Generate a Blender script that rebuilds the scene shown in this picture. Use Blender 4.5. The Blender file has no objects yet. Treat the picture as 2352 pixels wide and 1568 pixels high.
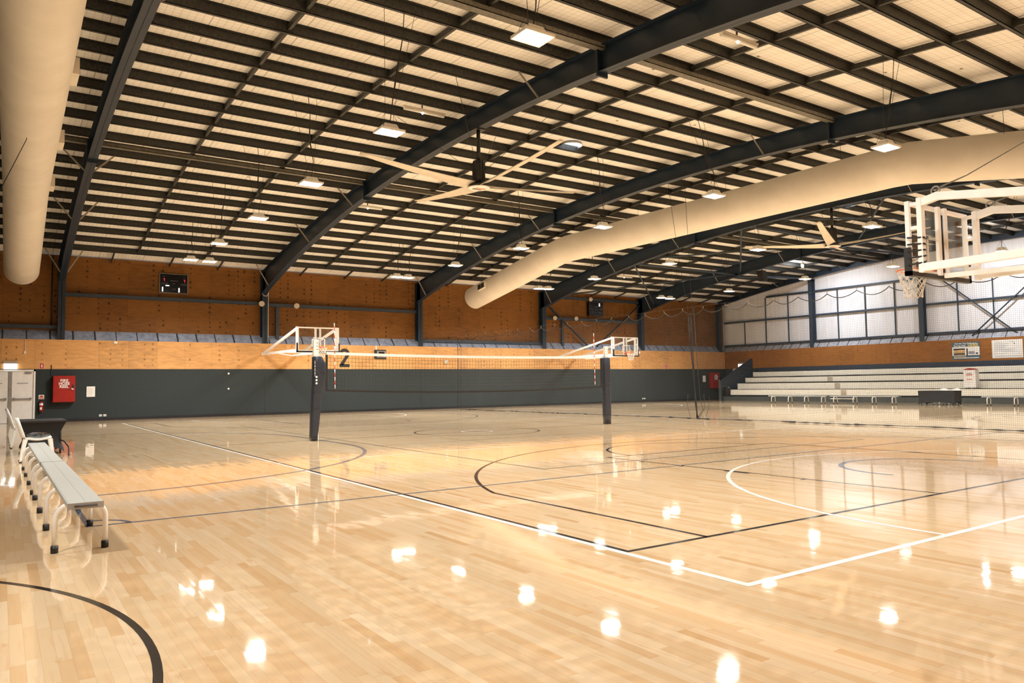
import bpy, bmesh, math, random
from mathutils import Vector, Matrix
random.seed(7)
SC = bpy.context.scene
COL = SC.collection

# ------------------------------------------------------------------ camera
H = 1.34
F_PX, CX, CY = 1722.7, 1176.0, 784.0
YAW, PIT, ROL = [math.radians(a) for a in (34.304, 3.284, 0.806)]
FWD = Vector((math.sin(YAW) * math.cos(PIT), math.cos(YAW) * math.cos(PIT), math.sin(PIT)))
_r = Vector((math.cos(YAW), -math.sin(YAW), 0))
_d = FWD.cross(_r)
RT = math.cos(ROL) * _r + math.sin(ROL) * _d
DN = -math.sin(ROL) * _r + math.cos(ROL) * _d
cam_data = bpy.data.cameras.new('camera')
cam_data.sensor_width = 36.0
cam_data.lens = F_PX / 2352 * 36.0
cam_data.clip_start, cam_data.clip_end = 0.05, 300
cam = bpy.data.objects.new('camera', cam_data)
COL.objects.link(cam)
m3 = Matrix((RT, -DN, -FWD)).transposed()
cam.matrix_world = Matrix.Translation((0, 0, H)) @ m3.to_4x4()
SC.camera = cam

# ------------------------------------------------------------------ world, exposure
wd = bpy.data.worlds.new('world'); SC.world = wd; wd.use_nodes = True
wd.node_tree.nodes['Background'].inputs[0].default_value = (0.6, 0.7, 0.85, 1)
wd.node_tree.nodes['Background'].inputs[1].default_value = 0.3
SC.view_settings.view_transform = 'Standard'
SC.view_settings.look = 'None'
SC.view_settings.exposure = 0.0
SC.view_settings.gamma = 1.0
SC.view_settings.use_curve_mapping = False
LAMP = 45.0           # radiance of the visible pendant lenses
LAMP_W = 350.0        # power of each pendant
STAR = 350.0
FLOOD_W = 165.0

# ------------------------------------------------------------------ hall dimensions
YB = 38.07            # inner face of the plywood side wall
XG = 45.56            # inner face of the gable wall
YC = 18.83            # ridge line
XL, YF = -7.0, -0.41
FX = [2.15, 10.96, 19.70, 28.50, 37.10]
def top_z(y): return 9.05 - .0048 * (y - YC) ** 2       # top of rafters = underside of purlins
def bot_z(y): return 8.516 - .0063 * (y - YC) ** 2      # underside of rafters
PUR = .235
PURLIN_Y = [37.2, 36.04, 34.86, 33.68, 32.45, 31.25, 30.03, 28.87, 27.68, 26.45, 25.1, 23.73, 22.55, 21.4, 20.25, 19.1,
            17.98, 16.92, 15.76, 14.6, 13.41, 12.3, 11.1, 9.9, 8.75, 7.6, 6.4, 5.25, 4.05]

# ------------------------------------------------------------------ materials
def newmat(name):
    m = bpy.data.materials.new(name); m.use_nodes = True
    nt = m.node_tree; nt.nodes.clear()
    out = nt.nodes.new('ShaderNodeOutputMaterial')
    bs = nt.nodes.new('ShaderNodeBsdfPrincipled')
    nt.links.new(bs.outputs[0], out.inputs[0])
    return m, nt, bs, out
def N(nt, typ, **kw):
    n = nt.nodes.new(typ)
    for k, v in kw.items(): setattr(n, k, v)
    return n
def math_n(nt, op, a, b=None, clamp=False):
    n = nt.nodes.new('ShaderNodeMath'); n.operation = op; n.use_clamp = clamp
    for i, v in enumerate((a, b)):
        if v is None: continue
        if isinstance(v, (int, float)): n.inputs[i].default_value = v
        else: nt.links.new(v, n.inputs[i])
    return n.outputs[0]
def mixc(nt, fac, a, b, blend='MIX'):
    n = nt.nodes.new('ShaderNodeMix'); n.data_type = 'RGBA'; n.blend_type = blend
    for sock, v in ((n.inputs[0], fac), (n.inputs[6], a), (n.inputs[7], b)):
        if isinstance(v, (int, float)): sock.default_value = v
        elif isinstance(v, tuple): sock.default_value = v if len(v) == 4 else v + (1,)
        else: nt.links.new(v, sock)
    return n.outputs[2]
def ramp(nt, fac, stops):
    n = nt.nodes.new('ShaderNodeValToRGB'); nt.links.new(fac, n.inputs[0])
    e = n.color_ramp.elements
    while len(e) < len(stops): e.new(.5)
    for el, (p, c) in zip(e, stops):
        el.position = p; el.color = c if len(c) == 4 else c + (1,)
    return n.outputs[0]
def coords(nt):
    tc = nt.nodes.new('ShaderNodeTexCoord')
    s = nt.nodes.new('ShaderNodeSeparateXYZ'); nt.links.new(tc.outputs['Object'], s.inputs[0])
    return tc.outputs['Object'], s.outputs[0], s.outputs[1], s.outputs[2]
def comb(nt, x, y, z=0.0):
    n = nt.nodes.new('ShaderNodeCombineXYZ')
    for i, v in enumerate((x, y, z)):
        if isinstance(v, (int, float)): n.inputs[i].default_value = v
        else: nt.links.new(v, n.inputs[i])
    return n.outputs[0]
def noise(nt, vec, scale=5.0, detail=3.0, rough=.5):
    n = nt.nodes.new('ShaderNodeTexNoise')
    n.inputs['Scale'].default_value = scale; n.inputs['Detail'].default_value = detail; n.inputs['Roughness'].default_value = rough
    if vec is not None: nt.links.new(vec, n.inputs['Vector'])
    return n.outputs['Fac']
def white(nt, vec):
    n = nt.nodes.new('ShaderNodeTexWhiteNoise'); n.noise_dimensions = '3D'
    nt.links.new(vec, n.inputs['Vector']); return n.outputs['Value'], n.outputs['Color']
def plain(name, col, rough=.5, metal=0.0, var=.12, scale=6.0, spec=.5):
    m, nt, bs, out = newmat(name)
    o, x, y, z = coords(nt)
    f = noise(nt, o, scale, 4)
    lo = tuple(c * (1 - var) for c in col); hi = tuple(min(1, c * (1 + var)) for c in col)
    nt.links.new(ramp(nt, f, [(.3, lo), (.7, hi)]), bs.inputs['Base Color'])
    bs.inputs['Roughness'].default_value = rough; bs.inputs['Metallic'].default_value = metal
    bs.inputs['Specular IOR Level'].default_value = spec
    return m
def emit(name, col, strength):
    m, nt, bs, out = newmat(name)
    nt.nodes.remove(bs); e = N(nt, 'ShaderNodeEmission')
    e.inputs[0].default_value = col + (1,); e.inputs[1].default_value = strength
    nt.links.new(e.outputs[0], out.inputs[0]); return m

def floor_mat():
    m, nt, bs, out = newmat('maple_strip_floor')
    o, x, y, z = coords(nt)
    W = .066
    u = math_n(nt, 'DIVIDE', x, W); iu = math_n(nt, 'FLOOR', u)
    off, _ = white(nt, comb(nt, iu, 3.7))
    ln, _ = white(nt, comb(nt, iu, 11.3))
    length = math_n(nt, 'ADD', math_n(nt, 'MULTIPLY', ln, .5), .5)
    v = math_n(nt, 'ADD', math_n(nt, 'DIVIDE', y, length), math_n(nt, 'MULTIPLY', off, 9.0))
    iv = math_n(nt, 'FLOOR', v)
    rv, rc = white(nt, comb(nt, iu, iv, 1.5))
    base = ramp(nt, rv, [(0, (.50, .325, .165)), (.06, (.55, .385, .215)), (.45, (.58, .435, .268)), (.85, (.595, .455, .29)), (1, (.62, .49, .33))])
    g = noise(nt, comb(nt, math_n(nt, 'MULTIPLY', x, 26.0), math_n(nt, 'MULTIPLY', y, 1.6), math_n(nt, 'MULTIPLY', rv, 40.0)), 1.0, 5, .6)
    base = mixc(nt, math_n(nt, 'MULTIPLY', ramp(nt, g, [(.52, (0, 0, 0)), (.78, (1, 1, 1))]), .42), base, (.50, .25, .085))
    kn = noise(nt, comb(nt, math_n(nt, 'MULTIPLY', x, 9.0), math_n(nt, 'MULTIPLY', y, 3.2)), 1.0, 3, .5)
    base = mixc(nt, math_n(nt, 'MULTIPLY', ramp(nt, kn, [(.66, (0, 0, 0)), (.80, (1, 1, 1))]), .55), base, (.42, .19, .06))
    fu = math_n(nt, 'FRACT', u); fv = math_n(nt, 'FRACT', v)
    su = math_n(nt, 'LESS_THAN', fu, .018); sv = math_n(nt, 'LESS_THAN', fv, .003)
    seam = math_n(nt, 'MAXIMUM', su, sv)
    base = mixc(nt, math_n(nt, 'MULTIPLY', seam, .42), base, (.22, .11, .04))
    nt.links.new(base, bs.inputs['Base Color'])
    bs.inputs['Roughness'].default_value = .045
    bs.inputs['IOR'].default_value = 1.5; bs.inputs['Specular IOR Level'].default_value = .36
    wn = noise(nt, comb(nt, math_n(nt, 'MULTIPLY', x, 2.2), math_n(nt, 'MULTIPLY', y, 2.2)), 1.0, 2)
    geo = N(nt, 'ShaderNodeNewGeometry')
    sub = N(nt, 'ShaderNodeVectorMath', operation='SUBTRACT'); nt.links.new(rc, sub.inputs[0]); sub.inputs[1].default_value = (.5, .5, .5)
    sc = N(nt, 'ShaderNodeVectorMath', operation='MULTIPLY'); nt.links.new(sub.outputs[0], sc.inputs[0]); sc.inputs[1].default_value = (.002, .005, 0)
    cup = math_n(nt, 'MULTIPLY', math_n(nt, 'SUBTRACT', fu, .5), .003)
    ad = N(nt, 'ShaderNodeVectorMath', operation='ADD'); nt.links.new(geo.outputs['Normal'], ad.inputs[0]); nt.links.new(sc.outputs[0], ad.inputs[1])
    ad2 = N(nt, 'ShaderNodeVectorMath', operation='ADD'); nt.links.new(ad.outputs[0], ad2.inputs[0]); nt.links.new(comb(nt, cup, 0.0, 0.0), ad2.inputs[1])
    bp = N(nt, 'ShaderNodeBump'); bp.inputs['Strength'].default_value = .05; bp.inputs['Distance'].default_value = .02
    nt.links.new(wn, bp.inputs['Height'])
    nrm = N(nt, 'ShaderNodeVectorMath', operation='NORMALIZE'); nt.links.new(ad2.outputs[0], nrm.inputs[0])
    nt.links.new(nrm.outputs[0], bp.inputs['Normal'])
    nt.links.new(bp.outputs[0], bs.inputs['Normal'])
    return m

def ply_mat(name, axis, tint, dots=1.0, dcol=(.035, .018, .008), dsize=1.0):
    """plywood sheets with grain and rows of dark fixing dots; axis 0: wall along X, 1: along Y"""
    m, nt, bs, out = newmat(name)
    o, x, y, z = coords(nt)
    u = x if axis == 0 else y
    sx = math_n(nt, 'FLOOR', math_n(nt, 'DIVIDE', u, 1.2)); sz = math_n(nt, 'FLOOR', math_n(nt, 'DIVIDE', math_n(nt, 'SUBTRACT', z, 2.29), 1.23))
    rv, rc = white(nt, comb(nt, sx, sz, 2.0))
    rv2, _ = white(nt, comb(nt, math_n(nt, 'FLOOR', math_n(nt, 'DIVIDE', u, 2.4)), sz, 5.0))
    g = noise(nt, comb(nt, math_n(nt, 'MULTIPLY', u, 2.2), math_n(nt, 'MULTIPLY', z, 11.0), rv), 1.0, 6, .65)
    big = noise(nt, comb(nt, math_n(nt, 'MULTIPLY', u, .55), math_n(nt, 'MULTIPLY', z, .9)), 1.0, 3)
    lo = tuple(c * .62 for c in tint); hi = tuple(min(1, c * 1.22) for c in tint)
    mixv = math_n(nt, 'ADD', math_n(nt, 'MULTIPLY', g, .55), math_n(nt, 'ADD', math_n(nt, 'MULTIPLY', big, .3), math_n(nt, 'ADD', math_n(nt, 'MULTIPLY', rv, .10), math_n(nt, 'MULTIPLY', rv2, .08))))
    base = ramp(nt, mixv, [(.32, lo), (.52, tint), (.72, hi)])
    pitch = .43
    wob = noise(nt, comb(nt, math_n(nt, 'MULTIPLY', u, 14.0), math_n(nt, 'MULTIPLY', z, 14.0)), 1.0, 3, .6)
    cu = math_n(nt, 'DIVIDE', u, pitch); ic = math_n(nt, 'FLOOR', cu)
    jit, _ = white(nt, comb(nt, ic, sz, 8.0)); gate, _ = white(nt, comb(nt, ic, sz, 21.0))
    cz = math_n(nt, 'DIVIDE', z, .235); iz = math_n(nt, 'FLOOR', cz)
    jz, _ = white(nt, comb(nt, ic, iz, 31.0))
    du = math_n(nt, 'MULTIPLY', math_n(nt, 'SUBTRACT', math_n(nt, 'FRACT', cu), math_n(nt, 'ADD', .25, math_n(nt, 'MULTIPLY', jit, .5))), pitch)
    dz = math_n(nt, 'MULTIPLY', math_n(nt, 'SUBTRACT', math_n(nt, 'FRACT', cz), math_n(nt, 'ADD', .35, math_n(nt, 'MULTIPLY', jz, .3))), .235)
    d = math_n(nt, 'SQRT', math_n(nt, 'ADD', math_n(nt, 'MULTIPLY', du, du), math_n(nt, 'MULTIPLY', math_n(nt, 'MULTIPLY', dz, dz), .7)))
    d = math_n(nt, 'ADD', d, math_n(nt, 'MULTIPLY', math_n(nt, 'SUBTRACT', wob, .5), .06))
    rad = math_n(nt, 'MULTIPLY', math_n(nt, 'ADD', .012, math_n(nt, 'MULTIPLY', jz, .034)), dsize)
    soft = math_n(nt, 'SUBTRACT', 1.0, math_n(nt, 'DIVIDE', d, math_n(nt, 'MULTIPLY', rad, 2.2)), True)
    dot = math_n(nt, 'MULTIPLY', math_n(nt, 'LESS_THAN', d, rad), math_n(nt, 'GREATER_THAN', gate, .48))
    dot = math_n(nt, 'MULTIPLY', dot, math_n(nt, 'GREATER_THAN', jz, .22))
    halo = math_n(nt, 'MULTIPLY', math_n(nt, 'MULTIPLY', soft, math_n(nt, 'GREATER_THAN', gate, .48)), .55 * dots)
    base = mixc(nt, halo, base, tuple(c * .4 for c in tint))
    base = mixc(nt, math_n(nt, 'MULTIPLY', dot, .85 * dots), base, dcol)
    joint = math_n(nt, 'LESS_THAN', math_n(nt, 'FRACT', math_n(nt, 'DIVIDE', u, 1.2)), .006)
    base = mixc(nt, math_n(nt, 'MULTIPLY', joint, .5), base, (.08, .035, .012))
    nt.links.new(base, bs.inputs['Base Color'])
    bs.inputs['Roughness'].default_value = .6; bs.inputs['Specular IOR Level'].default_value = .2
    return m

def ceiling_mat():
    m, nt, bs, out = newmat('cream_insulation_with_wire_mesh')
    o, x, y, z = coords(nt)
    st = noise(nt, comb(nt, math_n(nt, 'MULTIPLY', x, 3.0), math_n(nt, 'MULTIPLY', y, .5)), 1.0, 4)
    base = ramp(nt, st, [(.25, (.80, .78, .74)), (.75, (.92, .91, .88))])
    wv = noise(nt, o, 1.3, 2)
    wx = math_n(nt, 'ADD', x, math_n(nt, 'MULTIPLY', wv, .03)); wy = math_n(nt, 'ADD', y, math_n(nt, 'MULTIPLY', wv, .05))
    gx = math_n(nt, 'LESS_THAN', math_n(nt, 'FRACT', math_n(nt, 'DIVIDE', wx, .15)), .075)
    gy = math_n(nt, 'LESS_THAN', math_n(nt, 'FRACT', math_n(nt, 'DIVIDE', wy, .15)), .075)
    lap = math_n(nt, 'LESS_THAN', math_n(nt, 'FRACT', math_n(nt, 'DIVIDE', wx, 1.8)), .016)
    w = math_n(nt, 'MULTIPLY', math_n(nt, 'MAXIMUM', gx, gy), .34)
    base = mixc(nt, math_n(nt, 'MAXIMUM', w, math_n(nt, 'MULTIPLY', lap, .5)), base, (.16, .14, .11))
    spv, _ = white(nt, comb(nt, math_n(nt, 'FLOOR', math_n(nt, 'DIVIDE', x, .09)), math_n(nt, 'FLOOR', math_n(nt, 'DIVIDE', y, .07)), 4.0))
    base = mixc(nt, math_n(nt, 'MULTIPLY', math_n(nt, 'GREATER_THAN', spv, .9993), .8), base, (.06, .05, .04))
    nt.links.new(base, bs.inputs['Base Color']); bs.inputs['Roughness'].default_value = .6
    bs.inputs['Specular IOR Level'].default_value = .25
    return m

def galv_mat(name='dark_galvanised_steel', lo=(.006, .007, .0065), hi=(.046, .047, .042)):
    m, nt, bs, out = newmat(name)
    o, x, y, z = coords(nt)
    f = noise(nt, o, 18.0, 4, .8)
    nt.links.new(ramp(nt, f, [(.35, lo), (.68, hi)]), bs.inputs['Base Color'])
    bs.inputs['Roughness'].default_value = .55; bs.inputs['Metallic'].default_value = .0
    return m

def foil_mat(name, axis, lo, hi, step, metal):
    m, nt, bs, out = newmat(name)
    o, x, y, z = coords(nt)
    u = x if axis == 0 else y
    f = noise(nt, comb(nt, math_n(nt, 'MULTIPLY', u, 4.0), math_n(nt, 'MULTIPLY', z, 5.0)), 1.0, 5, .7)
    base = ramp(nt, f, [(.3, lo), (.7, hi)])
    if step:
        iu = math_n(nt, 'FLOOR', math_n(nt, 'DIVIDE', u, step)); r, _ = white(nt, comb(nt, iu, 2.0))
        fr = math_n(nt, 'FRACT', math_n(nt, 'DIVIDE', u, step))
        wdt = math_n(nt, 'ADD', .05, math_n(nt, 'MULTIPLY', r, .05))
        base = mixc(nt, math_n(nt, 'MULTIPLY', math_n(nt, 'LESS_THAN', fr, wdt), .92), base, (.02, .025, .035))
    nt.links.new(base, bs.inputs['Base Color'])
    bs.inputs['Roughness'].default_value = .5; bs.inputs['Metallic'].default_value = metal
    bp = N(nt, 'ShaderNodeBump'); bp.inputs['Strength'].default_value = .3; bp.inputs['Distance'].default_value = .02
    nt.links.new(f, bp.inputs['Height']); nt.links.new(bp.outputs[0], bs.inputs['Normal'])
    return m

def gable_mat():
    m, nt, bs, out = newmat('white_sarking_sheet')
    o, x, y, z = coords(nt)
    s = noise(nt, comb(nt, math_n(nt, 'MULTIPLY', y, 5.0), math_n(nt, 'MULTIPLY', z, .25)), 1.0, 4, .6)
    base = ramp(nt, s, [(.3, (.70, .71, .76)), (.7, (.86, .87, .92))])
    gy = math_n(nt, 'LESS_THAN', math_n(nt, 'FRACT', math_n(nt, 'DIVIDE', y, .15)), .06)
    gz = math_n(nt, 'LESS_THAN', math_n(nt, 'FRACT', math_n(nt, 'DIVIDE', z, .15)), .06)
    base = mixc(nt, math_n(nt, 'MULTIPLY', math_n(nt, 'MAXIMUM', gy, gz), .15), base, (.2, .2, .22))
    nt.links.new(base, bs.inputs['Base Color']); bs.inputs['Roughness'].default_value = .45
    return m

def duct_mat():
    m, nt, bs, out = newmat('cream_ribbed_duct')
    o, x, y, z = coords(nt)
    fr = math_n(nt, 'FRACT', math_n(nt, 'DIVIDE', y, .05))
    rib = math_n(nt, 'ABSOLUTE', math_n(nt, 'SUBTRACT', fr, .5))
    line = math_n(nt, 'LESS_THAN', fr, .14)
    f = noise(nt, o, 1.2, 4)
    base = ramp(nt, f, [(.3, (.72, .67, .59)), (.7, (.80, .75, .67))])
    base = mixc(nt, math_n(nt, 'MULTIPLY', line, .26), base, (.32, .26, .19))
    nt.links.new(base, bs.inputs['Base Color']); bs.inputs['Roughness'].default_value = .6
    bs.inputs['Specular IOR Level'].default_value = .3
    bp = N(nt, 'ShaderNodeBump'); bp.inputs['Strength'].default_value = .35; bp.inputs['Distance'].default_value = .01
    nt.links.new(rib, bp.inputs['Height']); nt.links.new(bp.outputs[0], bs.inputs['Normal'])
    return m

def glass_mat(name, tint=(.965, .975, .97), smudge=.10):
    m, nt, bs, out = newmat(name)
    nt.nodes.remove(bs)
    tr = N(nt, 'ShaderNodeBsdfTransparent'); tr.inputs[0].default_value = tint + (1,)
    gl = N(nt, 'ShaderNodeBsdfGlossy'); gl.inputs['Roughness'].default_value = .03
    df = N(nt, 'ShaderNodeBsdfDiffuse'); df.inputs[0].default_value = (.6, .6, .6, 1)
    lw = N(nt, 'ShaderNodeLayerWeight'); lw.inputs[0].default_value = .5
    fac = math_n(nt, 'ADD', math_n(nt, 'MULTIPLY', math_n(nt, 'POWER', lw.outputs['Facing'], 5.0), .9), .035)
    o, x, y, z = coords(nt)
    f = ramp(nt, noise(nt, o, 6.0, 6, .7), [(.5, (0, 0, 0)), (.75, (1, 1, 1))])
    mx = N(nt, 'ShaderNodeMixShader'); nt.links.new(fac, mx.inputs[0]); nt.links.new(tr.outputs[0], mx.inputs[1]); nt.links.new(gl.outputs[0], mx.inputs[2])
    m2 = N(nt, 'ShaderNodeMixShader'); nt.links.new(math_n(nt, 'MULTIPLY', f, smudge), m2.inputs[0]); nt.links.new(mx.outputs[0], m2.inputs[1]); nt.links.new(df.outputs[0], m2.inputs[2])
    nt.links.new(m2.outputs[0], out.inputs[0]); return m

MT = {}
MT['floor'] = floor_mat()
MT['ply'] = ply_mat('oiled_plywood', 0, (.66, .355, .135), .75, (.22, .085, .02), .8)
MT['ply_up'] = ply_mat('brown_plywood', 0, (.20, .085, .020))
MT['ply_y'] = ply_mat('oiled_plywood_gable', 1, (.33, .130, .030), .3)
MT['ceil'] = ceiling_mat()
MT['galv'] = galv_mat()
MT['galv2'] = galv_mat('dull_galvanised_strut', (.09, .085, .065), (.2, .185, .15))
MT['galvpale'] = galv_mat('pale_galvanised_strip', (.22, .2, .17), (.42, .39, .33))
MT['foil_x'] = foil_mat('silver_foil_ledge', 0, (.20, .25, .36), (.46, .54, .72), .86, .2)
MT['foil_y'] = foil_mat('silver_foil_ledge_gable', 1, (.26, .26, .29), (.6, .61, .68), .72, .2)
MT['gable'] = gable_mat()
MT['duct'] = duct_mat()
MT['glass'] = glass_mat('clear_backboard')
MT['dark'] = plain('charcoal_wall_paint', (.036, .045, .047), .7, 0, .18, 30, .15)
MT['skirt'] = plain('black_skirting', (.012, .014, .018), .4)
MT['navy'] = plain('navy_steel_paint', (.009, .022, .042), .45, 0, .12, 4)
MT['navy2'] = plain('navy_grey_paint', (.026, .042, .066), .5)
MT['white'] = plain('white_enamel', (.90, .89, .87), .35, 0, .04)
MT['offwhite'] = plain('offwhite_paint', (.88, .87, .83), .5, 0, .04)
MT['cream'] = plain('cream_paint', (.72, .66, .56), .45, 0, .06)
MT['plastic'] = plain('white_plastic', (.86, .86, .82), .35, 0, .04)
MT['black'] = plain('black_rubber', (.012, .012, .013), .5)
MT['blackmetal'] = plain('black_metal', (.02, .02, .022), .4)
MT['alu'] = plain('brushed_aluminium', (.47, .49, .47), .45, .1, .06, 40)
MT['grey'] = plain('grey_metal', (.33, .33, .32), .4, .4)
MT['red'] = plain('red_enamel', (.34, .010, .008), .35)
MT['redw'] = plain('antenna_red', (.55, .04, .02), .5)
MT['orange'] = plain('orange_rim_paint', (.78, .16, .03), .4)
MT['cloth'] = plain('black_stretch_cloth', (.008, .009, .011), .75)
MT['pad'] = plain('navy_vinyl', (.022, .030, .045), .35, 0, .2, 14)
MT['net'] = plain('dark_net_cord', (.03, .035, .035), .7)
MT['netlight'] = plain('white_net_cord', (.75, .72, .66), .7)
MT['linew'] = plain('white_line_paint', (.86, .82, .75), .12)
MT['lineb'] = plain('black_line_paint', (.018, .017, .018), .10)
MT['lineg'] = plain('blue_grey_line_paint', (.10, .135, .18), .10)
MT['linet'] = plain('green_grey_line_paint', (.13, .15, .14), .10)
MT['lineo'] = plain('faint_orange_line_paint', (.72, .40, .16), .10)
MT['lamp'] = emit('lit_led_lens', (1.0, .965, .91), LAMP)
MT['star'] = emit('lit_flood_lens', (.94, .97, 1.0), STAR)
MT['sky'] = emit('daylight_lens', (.86, .92, 1.0), 5.0)
MT['exit'] = emit('lit_exit_lens', (.93, .97, 1.0), 3.0)
MT['ledred'] = emit('lit_red_digit', (1.0, .04, .06), 2.2)
MT['ledwhite'] = emit('lit_white_digit', (1.0, .98, .92), 2.2)
MT['spot'] = emit('lit_small_led', (.92, .97, 1.0), 12.0)
MT['screen'] = plain('black_score_panel', (.006, .007, .010), .25)
MT['dimtext'] = plain('dim_grey_lettering', (.06, .06, .075), .5)
MT['slate'] = plain('slate_blue_print', (.07, .13, .17), .5)
MT['yellow'] = plain('yellow_print', (.80, .60, .20), .5)
MT['riser'] = plain('cream_riser_panel', (.90, .86, .74), .5, 0, .05)
MT['kerb'] = plain('grey_green_kerb', (.06, .07, .068), .5)
MT['beige'] = plain('beige_plastic', (.5, .43, .33), .5)
MT['clear'] = glass_mat('crumpled_clear_plastic', (.75, .78, .8), .35)
MT['grime'] = plain('printed_court_picture', (.55, .36, .16), .5, 0, .6, 3)
MT['greyink'] = plain('grey_print', (.3, .3, .33), .6)

# ------------------------------------------------------------------ mesh helper
class B:
    def __init__(s): s.v = []; s.f = []; s.mi = []; s.sm = []; s.k = 0
    def mat(s, i): s.k = i; return s
    def face(s, idx, smooth=False): s.f.append(tuple(idx)); s.mi.append(s.k); s.sm.append(smooth)
    def add(s, vs): n = len(s.v); s.v += [tuple(p) for p in vs]; return n
    def box(s, a, b):
        (x0, y0, z0), (x1, y1, z1) = a, b
        if x0 > x1: x0, x1 = x1, x0
        if y0 > y1: y0, y1 = y1, y0
        if z0 > z1: z0, z1 = z1, z0
        n = s.add([(x0, y0, z0), (x1, y0, z0), (x1, y1, z0), (x0, y1, z0), (x0, y0, z1), (x1, y0, z1), (x1, y1, z1), (x0, y1, z1)])
        for q in ((0, 3, 2, 1), (4, 5, 6, 7), (0, 1, 5, 4), (1, 2, 6, 5), (2, 3, 7, 6), (3, 0, 4, 7)): s.face([n + i for i in q])
        return s
    def hexa(s, lo, hi):
        n = s.add(list(lo) + list(hi))
        for q in ((3, 2, 1, 0), (4, 5, 6, 7), (0, 1, 5, 4), (1, 2, 6, 5), (2, 3, 7, 6), (3, 0, 4, 7)): s.face([n + i for i in q])
        return s
    def bar(s, a, b, w, h, up=(0, 0, 1)):
        a, b = Vector(a), Vector(b); d = (b - a).normalized(); up = Vector(up)
        if abs(d.dot(up)) > .98: up = Vector((0, 1, 0))
        sx = d.cross(up).normalized(); u = sx.cross(d)
        q = [(-1, -1), (1, -1), (1, 1), (-1, 1)]
        lo = [a + sx * (i * w / 2) + u * (j * h / 2) for i, j in q]; hi = [b + sx * (i * w / 2) + u * (j * h / 2) for i, j in q]
        return s.hexa(lo, hi)
    def tube(s, pts, r, n=8, caps=True, smooth=True, closed=False):
        pts = [Vector(p) for p in pts]; rr = r if isinstance(r, (list, tuple)) else [r] * len(pts)
        m = len(pts); rings = []; pu = None
        for i, p in enumerate(pts):
            a = pts[(i - 1) % m] if (i > 0 or closed) else p; b = pts[(i + 1) % m] if (i < m - 1 or closed) else p
            d = (b - a).normalized()
            if pu is None:
                pu = Vector((0, 0, 1)) if abs(d.z) < .9 else Vector((1, 0, 0))
            sx = d.cross(pu).normalized(); u = sx.cross(d).normalized(); pu = u
            rings.append(s.add([p + (sx * math.cos(2 * math.pi * j / n) + u * math.sin(2 * math.pi * j / n)) * rr[i] for j in range(n)]))
        for i in range(m if closed else m - 1):
            r0, r1 = rings[i], rings[(i + 1) % m]
            for j in range(n): s.face((r0 + j, r0 + (j + 1) % n, r1 + (j + 1) % n, r1 + j), smooth)
        if caps and not closed:
            s.face([rings[0] + j for j in reversed(range(n))]); s.face([rings[-1] + j for j in range(n)])
        return s
    def cyl(s, c, r, h, n=20, smooth=True, r2=None):
        c = Vector(c); return s.tube([c, c + Vector((0, 0, h))], [r, r if r2 is None else r2], n, True, smooth)
    def lathe(s, c, prof, n=20, smooth=True):
        c = Vector(c); rings = [s.add([c + Vector((r * math.cos(2 * math.pi * j / n), r * math.sin(2 * math.pi * j / n), z)) for j in range(n)]) for r, z in prof]
        for r0, r1 in zip(rings, rings[1:]):
            for j in range(n): s.face((r0 + j, r0 + (j + 1) % n, r1 + (j + 1) % n, r1 + j), smooth)
        s.face([rings[0] + j for j in reversed(range(n))]); s.face([rings[-1] + j for j in range(n)])
        return s
    def prism(s, poly, vec):
        vec = Vector(vec); n = len(poly)
        a = s.add(poly); b = s.add([Vector(p) + vec for p in poly])
        s.face([a + i for i in reversed(range(n))]); s.face([b + i for i in range(n)])
        for i in range(n): s.face((a + i, a + (i + 1) % n, b + (i + 1) % n, b + i))
        return s
    def loft(s, rings, smooth=True, caps=True):
        ids = [s.add(r) for r in rings]; n = len(rings[0])
        for r0, r1 in zip(ids, ids[1:]):
            for j in range(n): s.face((r0 + j, r0 + (j + 1) % n, r1 + (j + 1) % n, r1 + j), smooth)
        if caps:
            s.face([ids[0] + j for j in reversed(range(n))]); s.face([ids[-1] + j for j in range(n)])
        return s
    def quad(s, *p): n = s.add(p); s.face([n + i for i in range(len(p))]); return s
    def ball(s, c, r, nu=12, nv=8, sz=(1, 1, 1)):
        c = Vector(c)
        prof = [(r * math.sin(math.pi * i / nv), -r * math.cos(math.pi * i / nv)) for i in range(1, nv)]
        rings = [s.add([c + Vector((a * math.cos(2 * math.pi * j / nu) * sz[0], a * math.sin(2 * math.pi * j / nu) * sz[1], z * sz[2])) for j in range(nu)]) for a, z in prof]
        for r0, r1 in zip(rings, rings[1:]):
            for j in range(nu): s.face((r0 + j, r0 + (j + 1) % nu, r1 + (j + 1) % nu, r1 + j), True)
        lo = s.add([c - Vector((0, 0, r * sz[2]))]); hi = s.add([c + Vector((0, 0, r * sz[2]))])
        for j in range(nu):
            s.face((lo, rings[0] + (j + 1) % nu, rings[0] + j), True); s.face((hi, rings[-1] + j, rings[-1] + (j + 1) % nu), True)
        return s

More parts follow.
